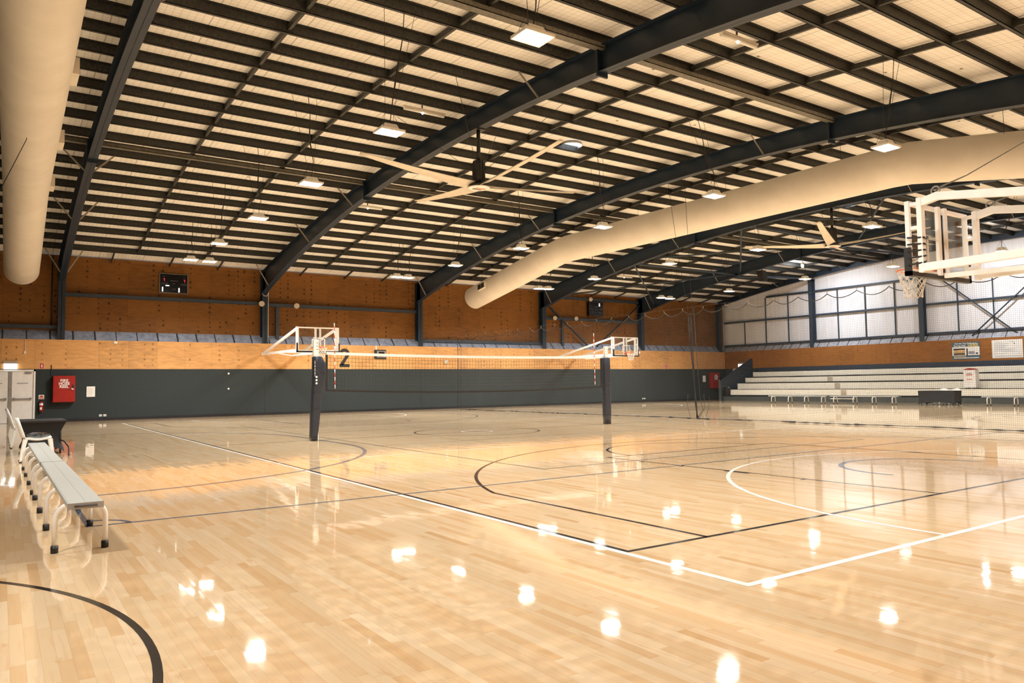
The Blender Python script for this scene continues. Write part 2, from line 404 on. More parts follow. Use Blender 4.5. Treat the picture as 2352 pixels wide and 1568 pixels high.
def build(name, b, mats, parent=None, off=None, bevel=0.0):
    if not isinstance(mats, (list, tuple)): mats = [mats]
    me = bpy.data.meshes.new(name)
    me.from_pydata(b.v, [], b.f)
    for i, p in enumerate(me.polygons): p.material_index = b.mi[i]; p.use_smooth = b.sm[i]
    for mm in mats: me.materials.append(mm)
    me.update()
    bm = bmesh.new(); bm.from_mesh(me); bmesh.ops.recalc_face_normals(bm, faces=bm.faces); bm.to_mesh(me); bm.free()
    o = bpy.data.objects.new(name, me); COL.objects.link(o)
    if parent is not None:
        o.parent = parent
        if off is not None: o.location = off
    if bevel:
        md = o.modifiers.new('bevel', 'BEVEL'); md.width = bevel; md.segments = 2; md.limit_method = 'ANGLE'
    return o
def tag(o, label=None, cat=None, group=None, kind=None):
    if label: o['label'] = label
    if cat: o['category'] = cat
    if group: o['group'] = group
    if kind: o['kind'] = kind
    return o
def thing(name, label, cat, loc=(0, 0, 0), rz=0.0, group=None):
    o = bpy.data.objects.new(name, None); COL.objects.link(o); o.empty_display_size = .2
    o.location = loc; o.rotation_euler = (0, 0, rz)
    return tag(o, label, cat, group)
class W:
    """a thing whose parts are written in hall coordinates"""
    def __init__(s, name, label, cat, base, group=None):
        s.o = thing(name, label, cat, base, 0, group); s.base = Vector(base)
    def part(s, name, b, mats, bevel=0.0, label=None, parent=None):
        if parent is None: o = build(name, b, mats, s.o, -s.base, bevel)
        else: o = build(name, b, mats, parent, None, bevel)
        if label: o['label'] = label
        return o
def struct(name, b, mats, bevel=0.0): return tag(build(name, b, mats, None, None, bevel), kind='structure')
def dup(root, loc, rz=0.0, label=None, group=None):
    r = root.copy(); COL.objects.link(r); r.location = loc; r.rotation_euler = (0, 0, rz)
    if label: r['label'] = label
    if group: r['group'] = group
    for ch in list(root.children):
        c = ch.copy(); COL.objects.link(c); c.parent = r
        for g in list(ch.children):
            d = g.copy(); COL.objects.link(d); d.parent = c
    return r
_tc = {}
def text_into(b, txt, size, xf, thick=.004, font_w=1.0):
    """lettering as solid shapes; xf maps (along, up, out) to a point; returns nothing"""
    key = txt
    if key not in _tc:
        cu = bpy.data.curves.new('lettering', 'FONT'); cu.body = txt; cu.align_x = 'CENTER'; cu.align_y = 'CENTER'; cu.extrude = .5
        cu.space_line = .85; cu.offset = .026
        ob = bpy.data.objects.new('lettering', cu); COL.objects.link(ob)
        dg = bpy.context.evaluated_depsgraph_get(); me = bpy.data.meshes.new_from_object(ob.evaluated_get(dg))
        _tc[key] = ([tuple(v.co) for v in me.vertices], [tuple(p.vertices) for p in me.polygons])
        bpy.data.objects.remove(ob); bpy.data.meshes.remove(me); bpy.data.curves.remove(cu)
    vs, fs = _tc[key]
    n = b.add([xf(x * size * font_w, y * size, (z + .5) * thick) for x, y, z in vs])
    for f in fs: b.face([n + i for i in f])
ORD = ['', 'first', 'second', 'third', 'fourth', 'fifth', 'sixth', 'seventh', 'eighth', 'ninth', 'tenth', 'eleventh', 'twelfth', 'thirteenth', 'fourteenth',
       'fifteenth', 'sixteenth', 'seventeenth', 'eighteenth', 'nineteenth', 'twentieth']
ORD += ['twenty-' + o for o in ORD[1:10]]
def ray(px, py):
    return RT * ((px - CX) / F_PX) + DN * ((py - CY) / F_PX) + FWD
def on_x(px, py, X): d = ray(px, py); return Vector((0, 0, H)) + d * (X / d.x)
def on_y(px, py, Y): d = ray(px, py); return Vector((0, 0, H)) + d * (Y / d.y)
def on_z(px, py, Z): d = ray(px, py); return Vector((0, 0, H)) + d * ((Z - H) / d.z)

# ================================================================== SETTING
b = B().box((XL - .1, YF - .1, -.12), (XG + .6, YB + .12, 0)); floor = struct('floor', b, MT['floor'])

def seg_line(b, pts, w, z=.0009):
    """a painted strip following a polyline (list of (x, y)); mitred"""
    P = [Vector((p[0], p[1])) for p in pts]; n = len(P); closed = (P[0] - P[-1]).length < 1e-6
    if closed: P = P[:-1]; n -= 1
    L, R = [], []
    for i in range(n):
        a = P[(i - 1) % n] if (i > 0 or closed) else None; c = P[(i + 1) % n] if (i < n - 1 or closed) else None
        d1 = (P[i] - a).normalized() if a is not None else (c - P[i]).normalized()
        d2 = (c - P[i]).normalized() if c is not None else d1
        n1 = Vector((-d1.y, d1.x)); n2 = Vector((-d2.y, d2.x)); m = (n1 + n2)
        m = m.normalized() if m.length > 1e-6 else n1
        k = w / 2 / max(.3, m.dot(n1))
        L.append(P[i] + m * k); R.append(P[i] - m * k)
    ids = b.add([(p.x, p.y, z) for p in L]) , b.add([(p.x, p.y, z) for p in R])
    for i in range(n if closed else n - 1):
        j = (i + 1) % n; b.face((ids[0] + i, ids[1] + i, ids[1] + j, ids[0] + j))
def arc(cx, cy, r, a0, a1, n=48): return [(cx + r * math.cos(math.radians(a0 + (a1 - a0) * i / n)), cy + r * math.sin(math.radians(a0 + (a1 - a0) * i / n))) for i in range(n + 1)]
def rect(x0, y0, x1, y1): return [(x0, y0), (x1, y0), (x1, y1), (x0, y1), (x0, y0)]
Yc = 18.66
def basketball(b, xc, hw, y0, w=.05):
    y1 = 2 * Yc - y0
    seg_line(b, rect(xc - hw, y0, xc + hw, y1), w)
    seg_line(b, [(xc - hw, Yc), (xc + hw, Yc)], w)
    seg_line(b, arc(xc, Yc, 1.8, 0, 360, 64), w)
    for sgn in (1, -1):
        ye = Yc - sgn * (Yc - y0)
        yb = ye + sgn * 1.5
        xr = hw - .93
        a = math.degrees(math.acos(xr / 6.65))
        pts = [(xc + xr, ye)] + [(xc + 6.65 * math.cos(math.radians(t)), yb + sgn * 6.65 * math.sin(math.radians(t))) for t in [a + (180 - 2 * a) * i / 60 for i in range(61)]] + [(xc - xr, ye)]
        seg_line(b, pts, w)
        kx = 2.36
        seg_line(b, [(xc - kx, ye), (xc - kx, ye + sgn * 5.82), (xc + kx, ye + sgn * 5.82), (xc + kx, ye)], w)
        seg_line(b, [(xc + 1.78 * math.cos(math.radians(t)), ye + sgn * (5.82 + 1.78 * math.sin(math.radians(t)))) for t in range(0, 181, 5)], w)
        for q in (-1, 1):
            for t0, t1, ww in ((2.68, 3.12, .10), (1.75, 1.80, .12), (3.95, 4.0, .12), (4.85, 4.9, .12)):
                seg_line(b, [(xc + q * (kx + ww / 2), ye + sgn * t0), (xc + q * (kx + ww / 2), ye + sgn * t1)], ww)
b = B(); basketball(b, 11.46, 7.30, 4.50)
build('basketball_line_marking', b, MT['lineb'], floor)
b = B(); basketball(b, 29.4, 7.30, 4.50); seg_line(b, arc(-2.82, 4.45, 3.5, -60, 75, 60), .045)
build('second_court_line_marking', b, MT['lineb'], floor)
b = B()
for xc in (11.46, 29.4):
    y0 = 3.29; y1 = 2 * Yc - y0; hw = 7.36
    seg_line(b, rect(xc - hw, y0, xc + hw, y1), .062, .0012)
    for yy in (y0 + (y1 - y0) / 3 , y0 + 2 * (y1 - y0) / 3): seg_line(b, [(xc - hw, yy), (xc + hw, yy)], .05, .0012)
    for sgn, ye in ((1, y0), (-1, y1)): seg_line(b, [(xc + 4.72 * math.cos(math.radians(t)), ye + sgn * 4.9 * math.sin(math.radians(t))) for t in range(0, 181, 3)], .055, .0015)
    seg_line(b, arc(xc, Yc, .44, 0, 360, 40), .05, .0015)
build('netball_line_marking', b, MT['linew'], floor)
b = B()
seg_line(b, [(.75, 28.8), (.75, 8.55), (36.5, 8.62), (36.5, 28.8), (.75, 28.8)], .05, .0018)
seg_line(b, [(.75, 11.0)] + [(.75 + 6 * math.sin(math.radians(t)), 17.0 - 6 * math.cos(math.radians(t))) for t in range(3, 91, 3)] + [(.75 + 6 * math.cos(math.radians(t)), 20.2 + 6 * math.sin(math.radians(t))) for t in range(0, 91, 3)], .075, .0018)
seg_line(b, arc(.75, 8.55, .36, 0, 90, 12), .05, .0018)
seg_line(b, arc(11.68, 5.83, 1.32, -3, 183, 40), .07, .0018)
build('futsal_line_marking', b, MT['lineg'], floor)
b = B()
seg_line(b, rect(7.12, 9.6, 16.1, 27.75), .045, .0021)
for yy in (15.75, 21.6): seg_line(b, [(7.12, yy), (16.1, yy)], .045, .0021)
build('volleyball_line_marking', b, MT['linet'], floor)
b = B(); seg_line(b, [(1.2, 14.75), (4.1, 14.75)], .05, .0024); build('faint_line_marking', b, MT['lineo'], floor)

# plywood side wall
b = B(); b.mat(0).box((XL, YB, 0), (XG, YB + .1, 2.29)); b.mat(1).box((XL, YB, 2.29), (XG, YB + .1, 3.57))
b.mat(2)
for x in (10.96, 19.68, 28.5, 37.1): b.box((x - .012, YB - .002, .12), (x + .012, YB + .01, 2.29))
struct('wall_back', b, [MT['dark'], MT['ply'], MT['skirt']])
struct('baseboard_back', B().box((XL, YB - .02, 0), (XG - .1, YB, .12)), MT['skirt'])
b = B().hexa([(XL, YB + .08, 3.53), (XG + .5, YB + .08, 3.53), (XG + .5, YB + .08, 3.57), (XL, YB + .08, 3.57)],
             [(XL, YB + .5, 3.95), (XG + .5, YB + .5, 3.95), (XG + .5, YB + .5, 4.0), (XL, YB + .5, 4.0)])
struct('trim_1', b, MT['foil_x'])
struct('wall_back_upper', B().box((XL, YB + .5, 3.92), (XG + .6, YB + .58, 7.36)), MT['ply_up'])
# gable wall
b = B(); b.mat(0).box((XG, YF - .1, 0), (XG + .1, YB + .1, 2.29)); b.mat(1).box((XG, YF - .1, 2.29), (XG + .1, YB + .1, 3.57))
struct('wall_right', b, [MT['dark'], MT['ply_y']])
b = B().hexa([(XG + .08, YF - .1, 3.53), (XG + .08, YB + .5, 3.53), (XG + .08, YB + .5, 3.57), (XG + .08, YF - .1, 3.57)],
             [(XG + .5, YF - .1, 3.95), (XG + .5, YB + .5, 3.95), (XG + .5, YB + .5, 4.0), (XG + .5, YF - .1, 4.0)])
struct('trim_2', b, MT['foil_y'])
def arch_wall(x, z0, t):
    ys = [YF - .2 + (YB + .6 - YF + .2) * i / 40 for i in range(41)]
    poly = [(x, y, top_z(y) + PUR + .01) for y in ys] + [(x, ys[-1], z0), (x, ys[0], z0)]
    return B().prism(poly, (t, 0, 0))
struct('wall_right_upper', arch_wall(XG + .5, 3.92, .08), MT['gable'])
struct('wall_left', arch_wall(XL - .1, 0, .1), MT['dark'])
struct('wall_front', B().box((XL, YF - .12, 0), (XG + .6, YF, 7.4)), MT['ply'])
ys = [YF - .25 + (YB + .65 - YF + .25) * i / 60 for i in range(61)]
b = B().loft([[(XL - .1, y, top_z(y) + PUR), (XG + .6, y, top_z(y) + PUR), (XG + .6, y, top_z(y) + PUR + .04), (XL - .1, y, top_z(y) + PUR + .04)] for y in ys], smooth=False)
struct('ceiling', b, MT['ceil'])

# ================================================================== STEEL FRAME
def frame(X, label, gable=False):
    w = W('portal_frame', label, 'roof frame', (X, YC, 0), 'portal frames spanning the hall')
    fw, ft = .13, .016
    n = 48; ya, yz = YF - .05, YB + .42
    yy = [ya + (yz - ya) * i / n for i in range(n + 1)]
    b = B()
    def sweep(x0, x1, zlo, zhi): b.loft([[(x0, y, zlo(y)), (x1, y, zlo(y)), (x1, y, zhi(y)), (x0, y, zhi(y))] for y in yy], smooth=False)
    sweep(X - .009, X + .009, bot_z, top_z)
    sweep(X - fw, X + fw, lambda y: bot_z(y), lambda y: bot_z(y) + ft)
    sweep(X - fw, X + fw, lambda y: top_z(y) - ft, lambda y: top_z(y) - .001)
    w.part('rafter', b, MT['navy'])
    for y0, s in ((YB + .02, 1), (YF + .38, -1)):
        y1 = y0 + s * .4
        zt = top_z(y1) - .02
        b = B().box((X - .14, y0, 0), (X + .14, y0 + s * .018, bot_z(y0) + .05))
        b.box((X - .14, y1 - s * .018, 0), (X + .14, y1, zt)).box((X - .009, y0, 0), (X + .009, y1, zt))
        w.part('column', b, MT['navy'])
    for y in (12.35, 25.35):
        b = B().box((X - .15, y - .025, bot_z(y) - .10), (X + .15, y + .025, top_z(y)))
        w.part('splice_plate', b, MT['navy'])
    for y in (37.2, 31.25, 26.45, 14.6, 5.25):
        for s in (-1, 1):
            b = B().bar((X + s * .12, y, bot_z(y) + .02), (X + s * .72, y + .02, top_z(y) + .02), .05, .012, (0, 1, 0))
            w.part('fly_brace', b, MT['galvpale'])
    return w
frame(FX[0], 'navy steel arched frame standing beside the red hose reel cabinet')
frame(FX[1], 'navy steel arched frame carrying the nearest ceiling fan')
frame(FX[2], 'navy steel arched frame just left of the duct end over the back wall')
frame(FX[3], 'navy steel arched frame under the long duct, carrying the far ceiling fan')
frame(FX[4], 'navy steel arched frame last before the silver gable wall')
# gable rafter
w = W('gable_rafter', 'dark navy steel rafter along the top of the silver gable wall', 'roof frame', (45.45, YC, 0))
yy = [YF + (YB + .4 - YF) * i / 40 for i in range(41)]
b = B()
for x0, x1, lo, hi in ((45.44, 45.455, -.14, .2), (45.34, 45.56, -.14, -.12), (45.34, 45.56, .18, .2)):
    b.loft([[(x0, y, top_z(y) + lo), (x1, y, top_z(y) + lo), (x1, y, top_z(y) + hi), (x0, y, top_z(y) + hi)] for y in yy], smooth=False)
w.part('rafter', b, MT['navy'])
for y in (33.0, 28.0, 21.5, 20.0, 15.0):
    w.part('fly_brace', B().bar((45.4, y, top_z(y) - .1), (44.8, y, top_z(y) + .14), .05, .012, (0, 1, 0)), MT['galvpale'])
w = W('corner_column', 'navy steel column in the corner between plywood and gable walls', 'column', (45.2, YB + .2, 0))
w.part('flange', B().box((45.06, YB + .03, 0), (45.34, YB + .05, 7.1)), MT['navy'])
w.part('web', B().box((45.19, YB + .05, 0), (45.21, YB + .46, 7.1)), MT['navy'])

# purlins
for i, y in enumerate(PURLIN_Y):
    z = top_z(y)
    w = W('roof_purlin', 'long dark galvanised roof purlin, %s out from the plywood back wall' % ORD[i + 1], 'purlin', (19, y, z), 'roof purlins')
    b = B().box((XL, y - .006, z), (XG + .4, y + .006, z + PUR)).box((XL, y - .006, z), (XG + .4, y + .075, z + .012)).box((XL, y - .075, z + PUR - .012), (XG + .4, y + .006, z + PUR))
    b.box((XL, y + .063, z), (XG + .4, y + .075, z + .03))
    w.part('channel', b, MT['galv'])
    if i == 0:
        for k in range(5):
            xa = FX[k]; xb = (FX + [45.45])[k + 1]
            for q in (.22, .5, .75):
                x = xa + (xb - xa) * q
                w.part('eave_bracket', B().bar((x, y + .03, z + .08), (x, YB + .5, 7.22), .05, .09), MT['galv'])
# heavier struts at the splices
for y, lab in ((25.42, 'pale channel strut between frames on the back wall side of the ridge'), (12.2, 'pale channel strut between frames on the near side of the ridge')):
    z = top_z(y)
    w = W('roof_strut', lab, 'roof strut', (24, y, z), 'channel struts')
    w.part('channel', B().box((XL, y, z - .09), (XG - .1, y + .2, z - .075)).box((XL, y + .19, z - .09), (XG - .1, y + .2, z + .12)).box((XL, y, z - .09), (XG - .1, y + .01, z + .02)), MT['galv2'])
# bridging rows, two per bay
bays = list(zip([-6.7] + FX, FX + [45.45]))
bay_txt = ['left of the first frame', 'over the white bench side of the near court', 'right of the nearest ceiling fan', 'between the two frames beside the duct', 'left of the far ceiling fan frame', 'next to the gable wall']
bay_txt = ['in the bay left of the first frame', 'in the bay before the nearest fan', 'in the bay after the nearest fan', 'in the bay holding the long duct', 'in the bay above the far court', 'in the bay next to the gable wall']
yr = [3.6 + (37.2 - 3.6) * i / 40 for i in range(41)]
for k, (xa, xb) in enumerate(bays):
    for q, side in ((.325, 'nearer the door end'), (.655, 'nearer the gable end')):
        if k == 0 and q < .5: continue
        x = xa + (xb - xa) * q
        w = W('purlin_bridging', 'dark steel bridging row %s, %s' % (bay_txt[k], side), 'bridging', (x, YC, 9), 'purlin bridging rows')
        b = B().loft([[(x - .035, y, top_z(y) + .06), (x + .035, y, top_z(y) + .06), (x + .035, y, top_z(y) + .19), (x - .035, y, top_z(y) + .19)] for y in yr], smooth=False)
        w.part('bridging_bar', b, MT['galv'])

def beam(name, label, cat, a, c, wd, ht, mat, group=None, up=(0, 0, 1), box=True):
    b = B()
    if box: b.bar(a, c, wd, ht, up)
    else: b.tube([a, c], wd / 2, 8)
    o = build(name, b, mat); mid = (Vector(a) + Vector(c)) / 2
    for v in o.data.vertices: v.co -= mid
    o.location = mid
    return tag(o, label, cat, group)
# roof wind bracing, between the far fan frame and the last frame, and on to the gable
zb = lambda y: bot_z(y) + .12
XA, XB = FX[3], FX[4]
G = 'tubular roof bracing'
for y, lab in ((29.9, 'navy tube strut across the roof behind the pendant above the scoreboard'), (22.3, 'navy tube strut across the roof behind the far fan blade'), (15.4, 'navy tube strut across the roof behind the near backboard')):
    beam('bracing_tube', lab, 'brace', (XA + .1, y, zb(y)), (XB - .1, y, zb(y)), .13, .13, MT['navy2'], G, box=False)
for (xa, ya), (xb, yb), lab in (((XA, 36.2), (XB, 29.9), 'navy roof brace rising from the scoreboard corner to the last frame'), ((XB, 36.9), (XA, 29.9), 'navy roof brace rising from the last column to the far fan frame'),
                                ((XA, 29.2), (XB, 22.6), 'navy roof brace passing behind the far fan towards the gable'), ((XB, 29.6), (XA, 22.6), 'navy roof brace rising steeply left of the far fan'),
                                ((XB, 22.0), (XA, 15.6), 'navy roof brace rising steeply between far fan and near backboard'), ((XA, 21.2), (XB, 15.6), 'navy roof brace level behind the far fan hub')):
    beam('bracing_tube', lab, 'brace', (xa, ya, zb(ya) + .05), (xb, yb, zb(yb) + .05), .09, .09, MT['navy2'], G, box=False)
for y, lab in ((30.2, 'navy tube strut meeting the gable rafter above the first gable column'), (23.2, 'navy tube strut meeting the gable rafter above the second gable column')):
    beam('bracing_tube', lab, 'brace', (XB + .1, y, zb(y) - .02), (45.3, y, top_z(y) - .2), .14, .14, MT['navy2'], G, box=False)

# wall girts, stub posts and braces on the plywood wall
GG = 'navy girts on the plywood wall'
yg = YB + .33
for x0, x1, z, lab in ((XL, 2.02, 4.14, 'low navy girt on the wall left of the first column'), (2.3, 10.82, 5.60, 'navy girt under the lit scoreboard'), (11.1, 19.56, 5.56, 'navy girt behind the nearer wall hoop'),
                       (19.84, 28.36, 3.92, 'low navy girt behind the hanging duct end'), (28.64, 36.96, 5.56, 'navy girt under the dark scoreboard'), (28.64, 36.96, 6.95, 'navy beam above the dark scoreboard')):
    beam('wall_girt', lab, 'girt', (x0, yg, z), (x1, yg, z), .2, .15, MT['navy2'], GG)
for x, z0, z1, lab in ((11.66, 3.75, 5.5, 'short navy post beside the second column, over the foil ledge'), (30.2, 3.75, 5.5, 'short navy post below the girt of the dark scoreboard')):
    beam('wall_stub_post', lab, 'post', (x, yg + .02, z0), (x, yg + .02, z1), .16, .12, MT['navy2'])
for a, c, lab in (((28.7, YB + .25, 6.6), (32.3, YB + .25, 3.8), 'navy diagonal brace falling right below the dark scoreboard'), ((36.95, YB + .2, 6.75), (33.0, YB + .2, 3.8), 'navy diagonal brace falling left below the dark scoreboard')):
    beam('wall_brace', lab, 'brace', a, c, .05, .16, MT['navy2'], up=(0, 1, 0))
beam('wall_downpipe', 'thin black pipe on the plywood left of the first column', 'pipe', (1.8, YB + .42, 4.0), (1.8, YB + .42, 7.3), .05, .05, MT['black'], box=False)

# gable columns, girts, studs, braces
for y, lab in ((30.65, 'tall navy column on the gable wall, nearer the corner'), (23.25, 'tall navy column on the gable wall behind the near basket net')):
    w = W('gable_column', lab, 'column', (45.7, y, 0), 'gable columns')
    zt = top_z(y) - .12
    w.part('flange', B().box((45.62, y - .14, 3.5), (45.635, y + .14, zt)), MT['navy2'])
    w.part('web', B().box((45.635, y - .01, 3.5), (46.0, y + .01, zt)), MT['navy2'])
    w.part('back_flange', B().box((45.98, y - .14, 3.8), (46.0, y + .14, zt)), MT['navy2'])
cells = [(38.3, 30.8, 'corner'), (30.5, 23.4, 'middle'), (23.1, 8.0, 'braced')]
for ya, yb, nm in cells:
    for z, hn in ((4.02, 'bottom'), (5.78, 'middle'), (7.42, 'top')):
        if z > 7 and nm == 'corner': ya2 = 34.4
        else: ya2 = ya
        beam('gable_girt', 'grey steel girt, %s one in the %s part of the gable wall' % (hn, nm), 'girt', (45.93, ya2, z), (45.93, yb, z), .16, .12, MT['navy2'], 'gable girts')
for i, y in enumerate((36.46, 34.57, 32.67, 28.87, 26.95, 25.02, 21.29, 19.4)):
    z1 = 5.72 if i == 0 else 7.36
    beam('gable_stud', 'thin steel stud on the gable wall, %s from the corner' % ORD[i + 1], 'stud', (45.99, y, 4.08), (45.99, y, z1), .07, .05, MT['navy2'], 'gable studs')
beam('gable_brace', 'dark diagonal brace on the gable wall falling to the right', 'brace', (45.86, 22.9, 7.9), (45.86, 18.2, 3.75), .08, .08, MT['navy2'], box=False)
beam('gable_brace', 'dark diagonal brace on the gable wall falling to the left', 'brace', (45.78, 16.2, 7.6), (45.78, 20.5, 3.75), .08, .08, MT['navy2'], box=False)

# ================================================================== DUCTS
def duct(X, label, boxes, skew=0.0):
    X0 = X
    w = W('air_duct', label, 'duct', (X, YC, 7.72), 'cream air ducts')
    pts = [(X, 3.2, 6.28), (X, 10.8, 7.63), (X, 11.4, 7.73), (X, 12.0, 7.76), (X, 27.6, 7.76), (X, 28.2, 7.72), (X, 28.8, 7.62), (X, 36.3, 6.28)]
    pts = [(x + (y - 17) * skew, y, z) for x, y, z in pts]
    dense = []
    for a, c in zip(pts, pts[1:]):
        a, c = Vector(a), Vector(c); k = max(1, int((c - a).length / 1.5)); dense += [a.lerp(c, i / k) for i in range(k)]
    dense.append(Vector(pts[-1]))
    r = .62
    dense = [dense[0] - (dense[1] - dense[0]).normalized() * .05] + dense + [dense[-1] + (dense[-1] - dense[-2]).normalized() * .05]
    w.part('duct_body', B().tube(dense, [r - .05] + [r] * (len(dense) - 2) + [r - .05], 48), MT['duct'])
    for y, s in boxes:
        z = 7.72 if 9.5 < y < 28 else 7.72 - (y - 28) * .174
        X = X0 + (y - 17) * skew + s * .07
        z += .10
        sl = -.174 if y > 28 else 0
        q = .36
        b = B().hexa([(X + s * .3, y - q, z - .17 - sl * q), (X + s * .3, y - q, z + .17 - sl * q), (X + s * .3, y + q, z + .17 + sl * q), (X + s * .3, y + q, z - .17 + sl * q)],
                     [(X + s * .66, y - q, z - .17 - sl * q), (X + s * .66, y - q, z + .17 - sl * q), (X + s * .66, y + q, z + .17 + sl * q), (X + s * .66, y + q, z - .17 + sl * q)])
        o = w.part('outlet_box', b, MT['cream'])
        g = B()
        for j in range(2):
            y0 = y - q + .05 + j * .33
            g.hexa([(X + s * .655, y0, z - .13 + sl * (y0 - y)), (X + s * .655, y0, z + .13 + sl * (y0 - y)), (X + s * .655, y0 + .3, z + .13 + sl * (y0 + .3 - y)), (X + s * .655, y0 + .3, z - .13 + sl * (y0 + .3 - y))],
                   [(X + s * .668, y0, z - .13 + sl * (y0 - y)), (X + s * .668, y0, z + .13 + sl * (y0 - y)), (X + s * .668, y0 + .3, z + .13 + sl * (y0 + .3 - y)), (X + s * .668, y0 + .3, z - .13 + sl * (y0 + .3 - y))])
        w.part('outlet_grille', g, MT['blackmetal'], parent=o)
    for y in (5.25, 8.75, 13.41, 17.98, 22.55, 27.68, 31.25, 34.86):
        zz = 7.72 if 11.7 < y < 28 else 7.72 - max(11.7 - y, y - 28.0) * .174
        X = X0 + (y - 17) * skew
        w.part('hanger_wire', B().tube([(X - .35, y, zz + .3), (X - .35, y, top_z(y) + .1)], .006, 5), MT['black'])
    return w
wd_ = duct(.45, 'long cream ribbed air duct hanging over the benches and white door', [(12.9, 1), (17.3, 1), (22.3, 1), (27.2, 1)], .009)
wd_.part('pull_cord', B().tube([on_y(62, 306, 20.4), on_y(61, 320, 20.2), on_y(0, 437, 18.0)], [.02, .008, .008], 5), MT['black'])
duct(22.2, 'long cream ribbed air duct hanging over the middle of the hall', [(34.4, -1)])

# ================================================================== PENDANT LAMPS
def pendant():
    o = thing('pendant_light', '', 'lamp')
    b = B().box((-.27, -.21, .0), (.27, .21, .045))
    b.hexa([(-.19, -.13, .045), (.19, -.13, .045), (.19, .13, .045), (-.19, .13, .045)], [(-.13, -.09, .17), (.13, -.09, .17), (.13, .09, .17), (-.13, .09, .17)])
    h = build('housing', b, MT['plastic'], o)
    for s in (-1, 1):
        ld = bpy.data.lights.new('led_array', 'AREA'); ld.shape = 'RECTANGLE'; ld.size = .2; ld.size_y = .32; ld.energy = LAMP_W / 2; ld.spread = math.radians(150); ld.color = (1.0, .965, .91)
        lo_ = bpy.data.objects.new('led_array', ld); COL.objects.link(lo_); lo_.parent = o; lo_.location = (s * .13, 0, -.012)
        build('lens', B().box((s * .13 - .105, -.165, -.006), (s * .13 + .105, .165, .004)), MT['lamp'], o)
    return o
def hang(o, p):
    """cords from one lamp up to the nearest purlin"""
    yp = min(PURLIN_Y, key=lambda q: abs(q - p.y)); dy = yp - p.y + .03; L = top_z(yp) + .02 - p.z
    b = B()
    for sx in (-1, 1):
        for sy in (-1, 1): b.tube([(sx * .2, sy * .15, .04), (sx * .09, 0, .42)], .004, 4)
        b.tube([(sx * .09, 0, .42), (sx * .34, dy, L)], .005, 5)
    build('suspension_wire', b, MT['black'], o)
    build('power_cord', B().tube([(.02, .02, .16), (.07, .01, L * .25), (.05, dy * .5, L * .5), (.12, dy * .8, L * .8), (.1, dy, L)], [.009, .009, .02, .009, .009], 6), MT['black'], o)
pend = pendant()
rows = {1: [on_z(*p, 6.56) for p in ((1224, 88), (894, 305), (714, 423), (593, 502), (503, 560), (481, 601), (438, 597))],
        2: [on_z(*p, 6.56) for p in ((2035, 340), (1640, 451), (1384, 522), (1197, 571), (1046, 610), (937, 638), (911, 636))],
        3: [on_z(*p, 6.56) for p in ((2003, 521), (1741, 574), (1538, 606), (1365, 641), (1259, 664), (1238, 663))],
        4: [on_z(*p, 6.56) for p in ((1849, 641), (1675, 669), (1539, 686), (1519, 684))]}
rows[0] = [Vector((-2.3, y, 6.56)) for y in (4.1, 14.0)]  # unseen lamps, added to brighten the floor at near left
rows[1] = [Vector((6.54, 4.1, 6.56))] + rows[1]
rows[2] = [Vector((16.45, 4.1, 6.56))] + rows[2]
rows[3] = [Vector((24.6, 4.1, 6.56)), Vector((24.6, 9.0, 6.56))] + rows[3]
rows[4] = [Vector((34.2, 4.1, 6.56)), Vector((34.2, 9.0, 6.56)), Vector((34.2, 14.0, 6.56)), Vector((34.2, 18.6, 6.56))] + rows[4]
row_txt = {0: 'unseen row added over the doors end',  1: 'row before the nearest fan', 2: 'row after the nearest fan', 3: 'row beyond the long duct', 4: 'row nearest the gable wall'}
lamps_ = []
for r in (1, 2, 3, 4, 0):
    R = sorted(rows[r], key=lambda p: -p.y)
    for i, p in enumerate(R):
        pair = i < 2 and r
        if pair:
            q = R[1 - i]; lab = 'lit pendant lamp, %s of the pair by the plywood wall, %s' % ('left' if p.x < q.x else 'right', row_txt[r])
        else: lab = 'lit square pendant lamp, %s from the plywood wall, %s' % (ORD[i], row_txt[r])
        lamps_.append((p, lab))
for i, (p, lab) in enumerate(lamps_):
    if i: q = dup(pend, p, 0, lab, 'pendant lamps')
    else: q = pend; pend.location = p; pend['label'] = lab; pend['group'] = 'pendant lamps'
    lamps_[i] = (p, q)
for p, q in lamps_: hang(q, p)
# small intense floods near the gable
for pix, X, lab in (((1842, 607), 41.3, 'small dazzling floodlight above the pendant left of the near basket'), ((2225, 543), 41.3, 'small dazzling floodlight seen beside the near backboard edge'), (None, 41.3, 'added floodlight out of view over the near bleachers, brightening the gable wall')):
    p = on_x(pix[0], pix[1], X) if pix else Vector((X, 9.0, 8.3))  # third one, without a pixel, is an unseen extra that brightens the gable
    w = W('floodlight', lab, 'lamp', p, 'small floodlights')
    w.part('housing', B().box((p.x - .03, p.y - .08, p.z - .02), (p.x + .13, p.y + .08, p.z + .1)), MT['plastic'])
    w.part('lens', B().ball((p.x + .05, p.y, p.z - .10), .085, 14, 10), MT['star'])
    ld = bpy.data.lights.new('led_array', 'AREA'); ld.shape = 'SQUARE'; ld.size = .2; ld.energy = FLOOD_W; ld.spread = math.radians(115); ld.color = (.94, .97, 1.0)
    lo_ = bpy.data.objects.new('led_array', ld); COL.objects.link(lo_); lo_.parent = w.o; lo_.location = (.2, 0, -.16)
    lo_.rotation_euler = Vector((.70, 0, -.71)).to_track_quat('-Z', 'Y').to_euler()
    w.part('stem', B().tube([(p.x + .06, p.y, p.z + .1), (p.x + .06, p.y, top_z(p.y) + .1)], .012, 6), MT['black'])
